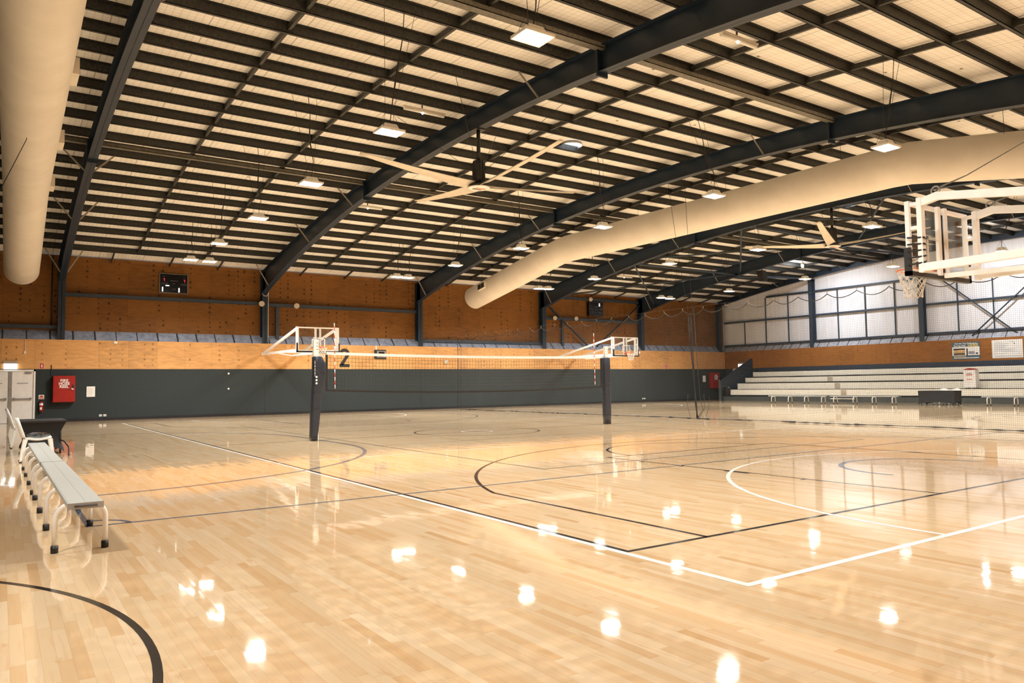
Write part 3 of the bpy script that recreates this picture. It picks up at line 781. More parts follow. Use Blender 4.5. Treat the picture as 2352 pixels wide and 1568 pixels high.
# batten lights lying between purlins
for (x0, x1, y), lab in (((9.1, 10.42, 18.55), 'unlit batten light under the roof just left of the nearest fan frame'), ((12.5, 13.7, 10.3), 'unlit batten light under the roof right of the second frame near the ridge'),
                         ((11.7, 12.9, 28.27), 'small batten light under the roof right of the second frame, low on the slope'), ((31.3, 32.6, 34.3), 'batten light under the roof above the dark scoreboard')):
    z = top_z(y) + .02
    w = W('batten_light', lab, 'lamp', ((x0 + x1) / 2, y, z), 'batten lights')
    w.part('tray', B().box((x0, y - .06, z + .03), (x1, y + .06, z + .07)), MT['cream'])
    w.part('diffuser', B().tube([(x0 + .03, y, z), (x1 - .03, y, z)], .05, 10), MT['offwhite'])
    xm = x0 + .45 * (x1 - x0)
    w.part('indicator_led', B().ball((xm, y - .02, z - .055), .03, 8, 6), MT['spot'])
    w.part('hanger', B().bar((xm, y, z + .07), (xm, y, z + PUR), .03, .03), MT['galv'])
# roof ventilators showing daylight
for (x, y), lab in (((15.45, 19.0), 'round roof ventilator bright with daylight right of the nearest fan'), ((31.4, 19.0), 'round roof ventilator bright with daylight above the far fan')):
    z = top_z(y) + PUR
    w = W('roof_ventilator', lab, 'ventilator', (x, y, z), 'roof ventilators')
    w.part('throat', B().tube([(x, y, z - .10), (x, y, z - .005)], .36, 28, caps=False), MT['grey'])
    w.part('daylight_dome', B().cyl((x, y, z - .03), .35, .02, 28), MT['sky'])

# ================================================================== FANS
def fan(p, tz, angs, label):
    w = W('ceiling_fan', label, 'fan', p, 'large ceiling fans'); x, y, z = p
    w.part('downrod', B().tube([(x, y, z + .75), (x, y, tz)], .055, 12), MT['blackmetal'])
    w.part('mounting_plate', B().box((x - .16, y - .16, tz - .03), (x + .16, y + .16, tz)), MT['blackmetal'])
    b = B().cyl((x, y, z + .16), .16, .62, 24)
    for k in range(10):
        a = 2 * math.pi * k / 10; b.bar((x + .165 * math.cos(a), y + .165 * math.sin(a), z + .2), (x + .165 * math.cos(a), y + .165 * math.sin(a), z + .74), .02, .03)
    w.part('motor', b, MT['blackmetal'])
    hub = w.part('hub', B().lathe((x, y, z), [(.12, .18), (.20, .12), (.30, .07), (.30, .03)], 28), MT['blackmetal'])
    disc = w.part('hub_cover', B().lathe((x, y, z), [(.31, .03), (.31, .015), (.26, .0), (.05, -.008)], 32), MT['white'])
    b = B()
    for j, (dx, wd_, mi) in enumerate(((-.14, .05, 0), (-.07, .045, 0), (0, .05, 0), (.07, .045, 0), (-.10, .06, 1), (-.02, .055, 1), (.06, .06, 1), (.13, .05, 1))):
        sy = .05 if mi == 0 else -.06
        b.mat(mi).box((x + dx - wd_ / 2, y + sy - .045, z - .0105), (x + dx + wd_ / 2, y + sy + .045, z - .004))
    w.part('logo', b, [MT['black'], MT['orange']], parent=disc)
    for a in angs:
        t = math.radians(a); c, s = math.cos(t), math.sin(t)
        rings = []
        for i in range(13):
            f = i / 12; r = .22 + 3.35 * f
            ch = .36 - .17 * f; tw = math.radians(24 - 18 * f); dz = .08 + .30 * f ** 1.3
            ring = []
            for k in range(10):
                q = 2 * math.pi * k / 10
                u = math.cos(q) * ch / 2; v = math.sin(q) * .018 + (.03 * (1 - (2 * u / ch) ** 2))
                uu = u * math.cos(tw) - v * math.sin(tw); vv = u * math.sin(tw) + v * math.cos(tw)
                ring.append((x + c * r - s * uu, y + s * r + c * uu, z + dz + vv))
            rings.append(ring)
        w.part('blade', B().loft(rings), MT['cream'])
    for k in range(4):
        a = math.radians(45 + 90 * k)
        w.part('stay_wire', B().tube([(x + .17 * math.cos(a), y + .17 * math.sin(a), z + .5), (x + 2.4 * math.cos(a), y + 2.4 * math.sin(a), top_z(y + 2.4 * math.sin(a)) + .03)], .007, 5), MT['black'])
fan((10.96, 17.6, 6.82), bot_z(17.6), (2, 92, 182, 272), 'large cream bladed ceiling fan above the volleyball net')
fan((28.5, 18.0, 6.86), bot_z(18.0), (115, 205, 295, 25), 'large cream bladed ceiling fan beside the near backboard')

# ================================================================== HOOPS
def net_strands(b, c, r0, zt, n, h, rad, irregular=False):
    rows_ = 6
    def pt(i, j):
        f = j / rows_; r = r0 * (1 - .42 * min(1, f * 1.25)) ; a = 2 * math.pi * (i + .5 * j) / n
        return (c[0] + r * math.cos(a), c[1] + r * math.sin(a), zt - h * f)
    for i in range(n):
        for j in range(rows_):
            if j == 0 or True:
                b.tube([pt(i, j), pt(i, j + 1)], rad, 5); b.tube([pt(i, j), pt(i - 1, j + 1)], rad, 5)
def hoop(x0, x1, Y, face, wall_pts, label, near=False):
    """face -1: board faces -Y. wall_pts: where the left and right arms meet the wall"""
    s = -face   # arms run towards +s*Y from the board... face=-1 -> +1
    xc = (x0 + x1) / 2; z0, z1 = 2.9, 3.95
    w = W('basketball_hoop', label, 'basketball hoop', (xc, Y, 0), 'basketball hoops')
    t = .03
    w.part('backboard', B().box((x0 + .05, Y, z0 + .05), (x1 - .05, Y + s * .012, z1 - .05)), MT['glass'])
    fr = B(); f = .055
    for a, c in (((x0, z0), (x1, z0 + f)), ((x0, z1 - f), (x1, z1)), ((x0, z0 + f), (x0 + f, z1 - f)), ((x1 - f, z0 + f), (x1, z1 - f))):
        fr.box((a[0], Y - s * .012, a[1]), (c[0], Y + s * .05, c[1]))
    w.part('frame', fr, MT['white'])
    tr = B(); q = .05
    for a, c in (((xc - .3, 3.05), (xc + .3, 3.05 + q)), ((xc - .3, 3.45), (xc + .3, 3.45 + q)), ((xc - .3, 3.05), (xc - .3 + q, 3.5)), ((xc + .3 - q, 3.05), (xc + .3, 3.5))):
        tr.box((a[0], Y - s * .005, a[1]), (c[0], Y - s * .001, c[1]))
    w.part('target_rectangle', tr, MT['white'])
    pd = B()
    pd.box((x0 - .03, Y - s * .03, z0 - .05), (x1 + .03, Y + s * .06, z0 + .015))
    for xx in (x0 - .03, x1 - .02): pd.box((xx, Y - s * .03, z0 - .05), (xx + .05, Y + s * .06, z0 + .36))
    w.part('edge_padding', pd, MT['black'])
    cy = Y - s * .39
    rim = [(xc + .23 * math.cos(a), cy + .23 * math.sin(a), 3.05) for a in [2 * math.pi * i / 36 for i in range(36)]]
    b = B().tube(rim, .011, 8, closed=True)
    b.box((xc - .09, Y - s * .16, 3.0), (xc + .09, Y - s * .012, 3.06)); b.box((xc - .1, Y - s * .03, 2.93), (xc + .1, Y - s * .012, 3.1))
    for sx in (-1, 1): b.bar((xc + sx * .08, Y - s * .05, 3.0), (xc + sx * .13, cy + s * .19, 3.045), .02, .02)
    w.part('rim', b, MT['orange'])
    nb = B(); net_strands(nb, (xc, cy), .225, 3.045, 10, .43, .0065 if near else .010)
    w.part('net', nb, MT['netlight'])
    w.part('centre_strut', B().box((xc - .14, Y + s * .05, z0), (xc - .06, Y + s * .10, z1)).box((xc + .06, Y + s * .05, z0), (xc + .14, Y + s * .10, z1)), MT['white'])
    w.part('gas_spring', B().tube([(xc, Y + s * .08, z0 + .05), (xc, Y + s * .08, z1 - .12)], .02, 8), MT['black'])
    for sx, xe, wp in ((-1, x0 + .05, wall_pts[0]), (1, x1 - .05, wall_pts[1])):
        w.part('side_upright', B().box((xe - .05, Y + s * .16, z0 - .02), (xe + .05, Y + s * .23, z1 + .02)), MT['white'])
        for zz in (z0 + .15, z0 + .62, z1 - .08): w.part('side_bracket', B().box((xe - .03, Y + s * .04, zz), (xe + .03, Y + s * .17, zz + .05)), MT['white'])
        wv = Vector(wp)
        w.part('lower_arm', B().bar((xe, Y + s * .2, z0 + .05), wv, .09, .11), MT['white'])
        if near:
            w.part('upper_arm', B().bar((xe, Y + s * .22, z1 - .05), (xe, Y + s * .46, z1 + .0), .08, .11).bar((xe, Y + s * .42, z1 + .0), wv, .08, .11), MT['white'])
        else:
            w.part('upper_arm', B().bar((xe, Y + s * .2, z1 - .05), wv, .08, .1), MT['white'])
        w.part('wall_plate', B().box((wv.x - .06, wv.y - s * .03, wv.z - .07), (wv.x + .06, wv.y + s * .0, wv.z + .07)), MT['white'])
        if near:
            w.part('winch_cable', B().tube([(xe, Y + s * .42, z1 + .07), (xe, Y + s * .5, z1 + .12), (xe, Y + s * .85, z1 + .2), (xe, Y + s * 4.2, 5.4)], [.010, .014, .008, .005], 6), MT['galv2'])
            w.part('shackle', B().tube([(xe, Y + s * .42 + .06 * math.cos(a), z1 + .08 + .06 * math.sin(a)) for a in [2 * math.pi * i / 12 for i in range(12)]], .012, 6, closed=True), MT['galvpale'])
    la, lb = Vector(wall_pts[0]), Vector(wall_pts[1])
    ya = Y + s * 2.6
    bb = B().bar((xc, Y + s * .1, z0 + .0), (xc, Y + s * 3.6, z0 - .05), .06, .07)
    w.part('centre_arm', bb, MT['white'])
    fx = (ya - Y) / (la.y - Y)
    pl = Vector((x0 + .05, Y, z0 + .03)).lerp(la, fx); pr = Vector((x1 - .05, Y, z0 + .03)).lerp(lb, fx)
    w.part('cross_brace', B().bar(pl, pr, .05, .05).bar(pl + Vector((0, s * 1.0, 0)), (xc, Y + s * 3.5, z0 - .05), .04, .04).bar(pr + Vector((0, s * 1.0, 0)), (xc, Y + s * 3.5, z0 - .05), .04, .04), MT['white'])
    return w
hoop(10.49, 12.35, 31.7, -1, [(10.85, YB, 3.04), (12.57, YB, 2.99)], 'white framed glass hoop on the plywood wall beside the big number two')
hoop(28.58, 30.45, 31.7, -1, [(29.4, YB, 3.02), (31.0, YB, 2.99)], 'white framed glass hoop on the plywood wall below the dark scoreboard')
wh = hoop(10.97, 12.75, 5.75, 1, [(10.95, YF, 3.02), (12.75, YF, 3.02)], 'large near glass hoop seen from behind, orange rim and white net', near=True)
b = B()
for i in range(5): b.tube([(10.99 - .06, 5.75 - .03 - .0 * i, 3.0 + .1 * i), (10.99 + .0, 5.75 - .25, 3.02 + .09 * i), (11.08, 5.75 - .22, 3.05 + .08 * i)], .014, 6)
wh.part('tape_wrap', b, MT['black'])

# ================================================================== VOLLEYBALL
def vpost(x, y, zt, prof, label, dots):
    w = W('volleyball_post', label, 'post', (x, y, 0), 'padded volleyball posts')
    w.part('pole', B().box((x - .06, y - .05, 0.0), (x + .07, y + .05, zt)), MT['white'], .01)
    b = B(); rings = []
    for z, xa, xb, d in prof:
        ring = []
        cxx, hw = (xa + xb) / 2, (xb - xa) / 2
        for k in range(20):
            a = 2 * math.pi * k / 20
            ca, sa = math.cos(a), math.sin(a)
            ring.append((cxx + hw * math.copysign(abs(ca) ** .55, ca), y + d * math.copysign(abs(sa) ** .55, sa), z))
        rings.append(ring)
    pad = w.part('pad', b.loft(rings), MT['pad'])
    b = B()
    for z in prof[1:-2:2]: b.tube([(z[1] + .005, y - z[3] - .004, z[0]), (z[2] - .03, y - z[3] - .004, z[0] + .012)], .006, 5)
    w.part('strap', b, MT['black'], parent=pad)
    if dots:
        b = B()
        for zz in (1.60, 1.52, 1.44):
            b.tube([(x - .015, y - .125, zz), (x - .015, y - .133, zz)], .026, 16)
        for i in range(9):
            b.box((x - .065, y - .132, 1.62 + i * .045), (x - .048, y - .12, 1.62 + i * .045 + .03 * (.6 + .4 * (i % 2))))
        w.part('printed_logo', b, MT['white'], parent=pad)
    b = B()
    for zz in (2.3, 2.38, 2.46): b.tube([(x + .03, y - .052, zz), (x + .03, y - .046, zz)], .013, 10)
    w.part('pole_hole', b, MT['black'])
vpost(6.58, 18.49, 2.55, [(0.0, 6.44, 6.63, .10), (.1, 6.44, 6.63, .105), (.42, 6.45, 6.67, .11), (.8, 6.46, 6.70, .12), (1.15, 6.475, 6.72, .12), (1.22, 6.48, 6.72, .125), (1.4, 6.49, 6.80, .125), (1.7, 6.50, 6.85, .125), (1.95, 6.505, 6.83, .125), (2.1, 6.51, 6.74, .12), (2.12, 6.52, 6.70, .11)],
      'padded volleyball post with three white dots, left end of the net', True)
vpost(16.60, 18.83, 2.56, [(0.0, 16.49, 16.73, .1), (.3, 16.475, 16.74, .11), (.8, 16.47, 16.74, .115), (1.3, 16.465, 16.74, .115), (1.8, 16.47, 16.74, .115), (2.16, 16.47, 16.73, .11), (2.19, 16.48, 16.72, .1)],
      'padded volleyball post at the right end of the net', False)
vx0, vx1 = 6.88, 16.38
def vy(x): return 18.49 + (x - 6.52) * .0337
def vtop(x): t = (x - vx0) / (vx1 - vx0); return 2.24 - .05 * 4 * t * (1 - t)
def vbot(x): t = (x - vx0) / (vx1 - vx0); return 1.255 - .035 * t - .09 * 4 * t * (1 - t)
w = W('volleyball_net', 'black volleyball net with white top tape between two padded posts', 'net', (11.6, 18.66, 1.2))
def strip(b, fz, hh, th, x0=vx0, x1=vx1, n=24):
    for i in range(n):
        a, c = x0 + (x1 - x0) * i / n, x0 + (x1 - x0) * (i + 1) / n
        b.hexa([(a, vy(a) - th, fz(a) - hh), (a, vy(a) + th, fz(a) - hh), (a, vy(a) + th, fz(a) + hh), (a, vy(a) - th, fz(a) + hh)],
               [(c, vy(c) - th, fz(c) - hh), (c, vy(c) + th, fz(c) - hh), (c, vy(c) + th, fz(c) + hh), (c, vy(c) - th, fz(c) + hh)])
b = B(); strip(b, lambda x: vtop(x) - .035, .036, .006); w.part('top_tape', b, MT['white'])
b = B(); strip(b, vbot, .022, .006); w.part('bottom_tape', b, MT['black'])
for x in (vx0, vx1): w.part('side_tape', B().box((x - .028, vy(x) - .006, vbot(x)), (x + .028, vy(x) + .006, vtop(x) - .07)), MT['black'])
b = B()
nv = 96
for i in range(nv + 1):
    x = vx0 + (vx1 - vx0) * i / nv
    b.tube([(x, vy(x), vbot(x)), (x, vy(x), vtop(x) - .06)], .0035, 4, caps=False)
for j in range(1, 10):
    f = j / 10
    pts = [(vx0 + (vx1 - vx0) * i / 30,) for i in range(31)]
    b.tube([(p[0], vy(p[0]), vbot(p[0]) + (vtop(p[0]) - .06 - vbot(p[0])) * f) for p in pts], .0035, 4, caps=False)
w.part('mesh', b, MT['net'])
for xa, zt, xl in ((7.08, 2.98, 7.10), (16.07, 2.98, 16.09)):
    b = B(); n = 17; z0 = 1.3
    for i in range(n):
        b.mat(i % 2); za = z0 + (zt - z0) * i / n; zb_ = z0 + (zt - z0) * (i + 1) / n
        xx = xl + (xa - xl) * i / n; x2 = xl + (xa - xl) * (i + 1) / n
        b.tube([(xx, vy(xa) - .02, za), (x2, vy(xa) - .02, zb_)], .010, 8)
    w.part('antenna', b, [MT['white'], MT['redw']])
b = B().tube([(6.65, 18.49, 2.21), (vx0, vy(vx0), 2.2)], .006, 5).tube([(vx1, vy(vx1), 2.2), (16.54, 18.83, 2.2)], .006, 5)
b.tube([(6.72, 18.49, .98), (vx0, vy(vx0), 1.26)], .006, 5).tube([(vx1, vy(vx1), 1.22), (16.52, 18.83, 1.08)], .006, 5)
w.part('tension_cord', b, MT['black'])

# ================================================================== DIVIDER NET
XN = 20.9
w = W('divider_net', 'tall dark mesh divider net hanging between the two courts', 'net', (XN, 18, 0))
ny0, ny1, nzt = 6.6, 36.0, 3.98
def nx(y, z): return XN + .10 * math.sin(y * 1.3) * (1 - z / 4.5) + .05 * math.sin(y * 3.7 + 1)
b = B()
n = 580
for i in range(n + 1):
    y = ny0 + (ny1 - ny0) * i / n
    b.tube([(nx(y, z), y, z) for z in (.02, 2.0, nzt - .1 - .05 * abs(math.sin(math.pi * y)))], .0018, 3, caps=False)
for j in range(1, 78):
    z = nzt * j / 78
    b.tube([(nx(ny0 + (ny1 - ny0) * i / 110, z), ny0 + (ny1 - ny0) * i / 110, z + .012 * math.sin(i * .9)) for i in range(111)], .0018, 3, caps=False)
w.part('mesh', b, MT['net'])
b = B()
pts = [(nx(y, 0) + random.uniform(-.03, .03), y, .025) for y in [ny0 + (ny1 - ny0) * i / 160 for i in range(161)]]
b.tube(pts, [random.choice((.008, .010, .014, .022)) for _ in pts], 6)
for y in (34.8, 30.5, 27.0, 25.2, 20.2, 19.2, 18.7, 18.2, 14.9, 14.8, 12.6):
    b.ball((nx(y, 0), y, .03), .035, 8, 5, (1.6, 3.5, .8))
w.part('bottom_rope', b, MT['black'])
b = B(); y = ny0
while y < ny1 - .1:
    b.tube([(nx(y + t, nzt), y + t, nzt - .17 * (1 - (2 * t / .98 - 1) ** 2)) for t in [.98 * i / 8 for i in range(9)]], .013, 5)
    y += .98
w.part('scalloped_cord', b, MT['black'])
b = B(); y = ny0
while y < ny1:
    b.tube([(nx(y, nzt), y, nzt), (XN, y, nzt + .08)], .009, 5); y += .98
w.part('hook', b, MT['galvpale'])
w.part('headline_cable', B().tube([(XN, YF, nzt + .1), (XN, YB + .4, nzt + .1)], .004, 5), MT['net'])
b = B()
for dx, dy in ((0, 0), (.02, -.05), (-.02, .05)):
    b.tube([(XN + dx, 19.03 + dy, 3.75), (XN + dx, 18.98 + dy, 2.9), (XN + dx, 18.9, 1.6), (XN + dx, 18.84 - dy, .6), (XN + dx, 18.78, .04)], [.008, .014, .012, .014, .03], 6)
b.tube([(XN, 18.82, 4.1), (XN, 18.72, 2.0), (XN, 18.62, .7), (XN, 18.5, .35), (XN, 18.75, .05)], .010, 6)
b.tube([(XN, 18.45, .9), (XN, 18.42, .4), (XN, 18.7, .05)], .006, 5).tube([(XN, 19.2, .9), (XN, 19.25, .5), (XN, 19.12, .05)], .006, 5).tube([(XN, 18.2, .8), (XN, 18.25, .4), (XN, 18.4, .05)], .006, 5)
w.part('gathered_rope', b, MT['black'])
w.part('hoist_line', B().tube([(XN, 19.95, top_z(20) + .05), (XN, 19.46, 5.85), (XN, 19.03, 3.7)], .007, 5).tube([(XN, 19.1, top_z(19) + .05), (XN, 18.9, 4.2), (XN, 18.85, 3.6)], .007, 5), MT['black'])
w.part('edge_rope', B().tube([(XN, ny1, nzt), (XN + .02, ny1 + .02, 2), (XN, ny1 + .03, .03)], .014, 6).tube([(XN + .03, ny1 - .35, 3.8), (XN, ny1 - .3, .03)], .008, 5), MT['black'])

# ================================================================== BENCHES
def bench(L, frames, label, group):
    o = thing('bench', label, 'bench', (0, 0, 0), 0, group)
    # runs along +Y from 0 to L, X across
    b = B().box((-.125, 0, .405), (.125, L, .445)); b.box((-.115, .0, .445), (-.003, L, .447)); b.box((.003, 0, .445), (.115, L, .447))
    p = build('plank', b, MT['alu'], o, None, .006)
    for ye in (-.004, L + .004):
        build('end_cap', B().box((-.127, ye - .004, .40), (.127, ye + .004, .449)), MT['grey'], p)
        q = B(); q.tube([(-.08, ye * 1.0 + (-.005 if ye < 1 else .005), .425), (.08, ye + (-.005 if ye < 1 else .005), .425)], .008, 6); build('slot', q, MT['dimtext'], p)
    for y in frames:
        R = .12; pts = [(-.185, y, .03), (-.185, y, .27)]
        pts += [(-.185 + R - R * math.cos(math.radians(t)), y, .27 + R * math.sin(math.radians(t))) for t in range(15, 91, 15)]
        pts += [(.185 - R + R * math.sin(math.radians(t)), y, .27 + R * math.cos(math.radians(t))) for t in range(0, 91, 15)]
        pts += [(.185, y, .03)]
        lf = build('leg_frame', B().tube(pts, .021, 12), MT['white'], o)
        for s in (-1, 1): build('rubber_foot', B().cyl((s * .185, y, 0), .029, .06, 14), MT['black'], lf)
    return o
fr_ = (.42, 1.66, 2.92, 4.12)
nb1 = bench(4.28, fr_, 'grey topped white legged bench in the left foreground, nearest the camera', 'team benches'); nb1.location = (.585, 6.93, 0); nb1.rotation_euler = (0, 0, math.radians(.25))
dup(nb1, (.56, 11.23, 0), math.radians(.25), 'grey topped white legged bench behind the nearest one, reaching the white chair', 'team benches')
fb = bench(3.95, (.3, 1.4, 2.5, 3.68), 'white far bench before the bleachers, nearest the black bin', 'team benches'); fb.location = (39.1, 25.35, 0)
dup(fb, (39.15, 21.25, 0), 0, 'white far bench before the bleachers, ending beside the black table', 'team benches')
dup(fb, (39.5, 13.4, 0), 0, 'white far bench before the bleachers, right of the black table', 'team benches')

# ================================================================== TABLES WITH BLACK COVERS
def table_cover(L, D, Ht, label, base, rz, pull=1.0):
    o = thing('table', label, 'table', base, rz, 'tables in black stretch covers')
    build('tabletop', B().box((-L / 2 + .01, -D / 2 + .01, Ht - .03), (L / 2 - .01, D / 2 - .01, Ht - .003)), MT['blackmetal'], o)
    # cloth: top plus four skirts with edges pulled in and hem arched between the feet
    b = B(); b.quad((-L / 2, -D / 2, Ht), (L / 2, -D / 2, Ht), (L / 2, D / 2, Ht), (-L / 2, D / 2, Ht))
    nu, nv_ = 20, 14
    cor = [(-L / 2, -D / 2), (L / 2, -D / 2), (L / 2, D / 2), (-L / 2, D / 2)]
    for k in range(4):
        (xa, ya), (xb, yb) = cor[k], cor[(k + 1) % 4]
        ids = []
        for j in range(nv_ + 1):
            row = []
            for i in range(nu + 1):
                s = i / nu; t = j / nv_
                edge = pull * (.17 * math.sin(math.pi * t) + .07 * t)
                sc = 1 - 2 * edge * (.62 / (math.hypot(xb - xa, yb - ya)))
                ss = .5 + (s - .5) * sc
                hem = .03 + .13 * math.sin(math.pi * s) ** .6 if 0 < s < 1 else .02
                x = xa + (xb - xa) * ss; y = ya + (yb - ya) * ss
                inw = edge * .62
                nxn, nyn = -(yb - ya), (xb - xa); ln = math.hypot(nxn, nyn)
                x += nxn / ln * inw; y += nyn / ln * inw
                z = Ht - (Ht - hem) * t
                row.append((x, y, z))
            ids.append(b.add(row))
        for j in range(nv_):
            for i in range(nu): b.face((ids[j] + i, ids[j] + i + 1, ids[j + 1] + i + 1, ids[j + 1] + i), True)
    c = build('cover', b, MT['cloth'], o)
    for x, y in cor:
        build('leg', B().tube([(x * .86, y * .74, 0), (x * .86, y * .74, Ht - .03)], .018, 8), MT['blackmetal'], o)
    return o
table_cover(1.75, .88, .705, 'table in a black fitted cover beside the white chairs on the left', (.775, 19.75, 0), math.pi / 2)
table_cover(1.78, .75, .73, 'table in a black fitted cover before the far bleachers', (39.25, 19.25, 0), math.pi / 2, .12)

# ================================================================== WHITE CHAIRS
def chair():
    o = thing('plastic_chair', '', 'chair')
    # faces +X; origin at floor centre
    rings = []
    for i in range(9):
        x = -.21 + .43 * i / 8; zz = .43 + .012 * math.cos(i / 8 * math.pi * 2) + (.02 if i == 8 else 0)
        hw = .225 + .015 * math.sin(math.pi * i / 8)
        rings.append([(x, -hw, zz + .012), (x, -hw * .6, zz), (x, hw * .6, zz), (x, hw, zz + .012), (x, hw, zz - .012), (x, hw * .6, zz - .024), (x, -hw * .6, zz - .024), (x, -hw, zz - .012)])
    build('seat', B().loft(rings), MT['plastic'], o)
    rings = []
    for i in range(10):
        f = i / 9; z = .46 + .38 * f; x = -.2 - .12 * f; hw = (.225 if f < .6 else .225 * math.sqrt(max(.05, 1 - ((f - .6) / .42) ** 2)))
        ring = []
        for k in range(7):
            t = -1 + 2 * k / 6; ring.append((x - .05 * (1 - t * t) + .0, t * hw, z))
        for k in range(6, -1, -1):
            t = -1 + 2 * k / 6; ring.append((x - .05 * (1 - t * t) - .025, t * hw, z))
        rings.append(ring)
    bk = build('backrest', B().loft(rings), MT['plastic'], o)
    b = B()
    for t in (-.55, 0, .55): b.box((-.345, t * .2 - .03, .62), (-.262, t * .2 + .03, .74))
    for sx, sy in ((-1, -1), (-1, 1), (1, -1), (1, 1)):
        a = Vector((sx * .2, sy * .2, .43)); c = Vector((sx * .26 - (.02 if sx < 0 else 0), sy * .24, .02))
        lo = [c + Vector((dx, dy, 0)) for dx, dy in ((-.02, -.02), (.02, -.02), (.02, .02), (-.02, .02))]; hi = [a + Vector((dx, dy, 0)) for dx, dy in ((-.035, -.03), (.035, -.03), (.035, .03), (-.035, .03))]
        lg = build('leg', B().hexa(lo, hi), MT['plastic'], o)
        build('foot', B().box((c.x - .022, c.y - .022, 0), (c.x + .022, c.y + .022, .022)), MT['black'], lg)
    return o
ch = chair(); ch.location = (.62, 17.2, 0)
ch['label'] = 'nearest white plastic chair at the end of the left benches, clear plastic on its seat'; ch['group'] = 'white plastic chairs'
for i, y in enumerate((21.6, 22.9, 24.2, 25.5, 26.8)):
    dup(ch, (.52, y, 0), 0, 'white plastic chair in the row behind the black table, %s from the camera' % ORD[i + 1], 'white plastic chairs')
dup(ch, (40.15, 19.62, 0), math.pi, 'white plastic chair behind the far black table, nearer the bin', 'white plastic chairs')
dup(ch, (40.15, 19.0, 0), math.pi, 'white plastic chair behind the far black table, nearer the tall white cabinet', 'white plastic chairs')
b = B(); rings = []
for i in range(9):
    t = -1 + 2 * i / 8
    ring = []
    for k in range(16):
        a = 2 * math.pi * k / 16; r = math.sqrt(max(.06, 1 - t * t)) * random.uniform(.8, 1.1)
        ring.append((.62 + .19 * r * math.cos(a) + random.uniform(-.01, .01), 17.2 + .2 * t, .50 + .05 * r * math.sin(a) + random.uniform(-.008, .008)))
    rings.append(ring)
tag(build('plastic_bag', b.loft(rings, smooth=False), MT['clear']), 'crumpled clear plastic on the seat of the nearest white chair', 'plastic bag')
tag(build('cable', B().tube([(1.08, 18.9, .3), (1.16, 18.7, .26), (1.22, 18.4, .16), (1.2, 18.1, .012)], .014, 8), MT['black']), 'black cable hanging beside the black table on the left', 'cable')

# ================================================================== BLEACHERS
w = W('bleachers', 'four tiered bleachers with cream risers along the far gable wall', 'bleachers', (43.5, 18, 0))
yb0, yb1 = 35.15, .5
w.part('kerb', B().box((42.2, yb1, 0), (42.5, 35.5, .30)), MT['kerb'])
RZ = [(.40, .76), (.79, 1.18), (1.26, 1.58), (1.66, 1.98)]
for i, (za, zc) in enumerate(RZ):
    x = 42.5 + .8 * i
    ya = yb0 - .05 * i
    w.part('riser', B().box((x, yb1, za), (x + .03, ya, zc)), MT['riser'])
    w.part('tread', B().box((x + .03, yb1, zc - .04), (x + .80 if i < 3 else XG - .02, ya, zc - .005)), MT['kerb'])
    w.part('toe_board', B().box((x + .06, yb1, .02), (x + .09, ya, za)), MT['skirt'])
w.part('back_rail', B().box((XG - .08, yb1, 2.0), (XG - .02, 35.0, 2.30)), MT['navy2'])
poly = [(41.9, 35.5, 0), (41.9, 35.5, 1.36), (45.3, 35.5, 2.97), (45.52, 35.5, 2.97), (45.52, 35.5, 0)]
w.part('side_panel', B().prism(poly, (0, .08, 0)), MT['navy2'])
w.part('end_post', B().box((41.88, 35.42, 0), (41.98, 35.6, 1.38)), MT['kerb'])
b = B()
for i, y in enumerate((26.5, 27.4, 28.4)): b.box((42.5 + .8 * i - .012, y - .18, RZ[i][0] + .02), (42.5 + .8 * i, y + .18, RZ[i][1] - .03))
w.part('step_plate', b, MT['beige'])
w.part('step_block', B().box((42.15, 25.6, .18), (42.2, 27.2, .22)), MT['riser'])
w = W('rubbish_bin', 'black rubbish bin with clear liner against the bleacher side panel', 'bin', (42.8, 35.05, .3))
w.part('bin_body', B().lathe((42.36, 35.22, .30), [(.17, 0), (.21, .62), (.21, .63)], 20), MT['black'])
w.part('liner', B().lathe((42.36, 35.22, .93), [(.215, -.10), (.225, .0), (.18, .04), (.16, .0)], 20), MT['clear'])
w = W('air_cooler', 'tall white cabinet with red domed top on the bleachers', 'cooler', (42.95, 19.33, .76))
yc = 19.33
w.part('cabinet', B().box((42.62, yc - .31, .82), (43.05, yc + .31, 1.78)), MT['white'], .03)
w.part('lid', B().prism([(42.62, yc - .30 + .6 * i / 12, 1.78 + .09 * math.sin(math.pi * i / 12)) for i in range(13)], (.43, 0, 0)), MT['red'])
b = B().box((42.612, yc - .16, 1.49), (42.62, yc + .16, 1.53)).box((42.612, yc - .14, 1.26), (42.62, yc + .14, 1.29))
w.part('red_label', b, MT['redw'])
w.part('logo', B().box((42.612, yc - .12, 1.575), (42.62, yc + .12, 1.60)), MT['kerb'])
for s in (-1, 1): w.part('caster', B().tube([(42.7, yc + s * .2 - .02, .80), (42.7, yc + s * .2 + .02, .80)], .045, 12).tube([(43.0, yc + s * .2 - .02, .80), (43.0, yc + s * .2 + .02, .80)], .045, 12), MT['black'])

# ================================================================== THINGS ON THE WALLS
def fy(x, up, out, yy=YB): return (x, yy - out, up)
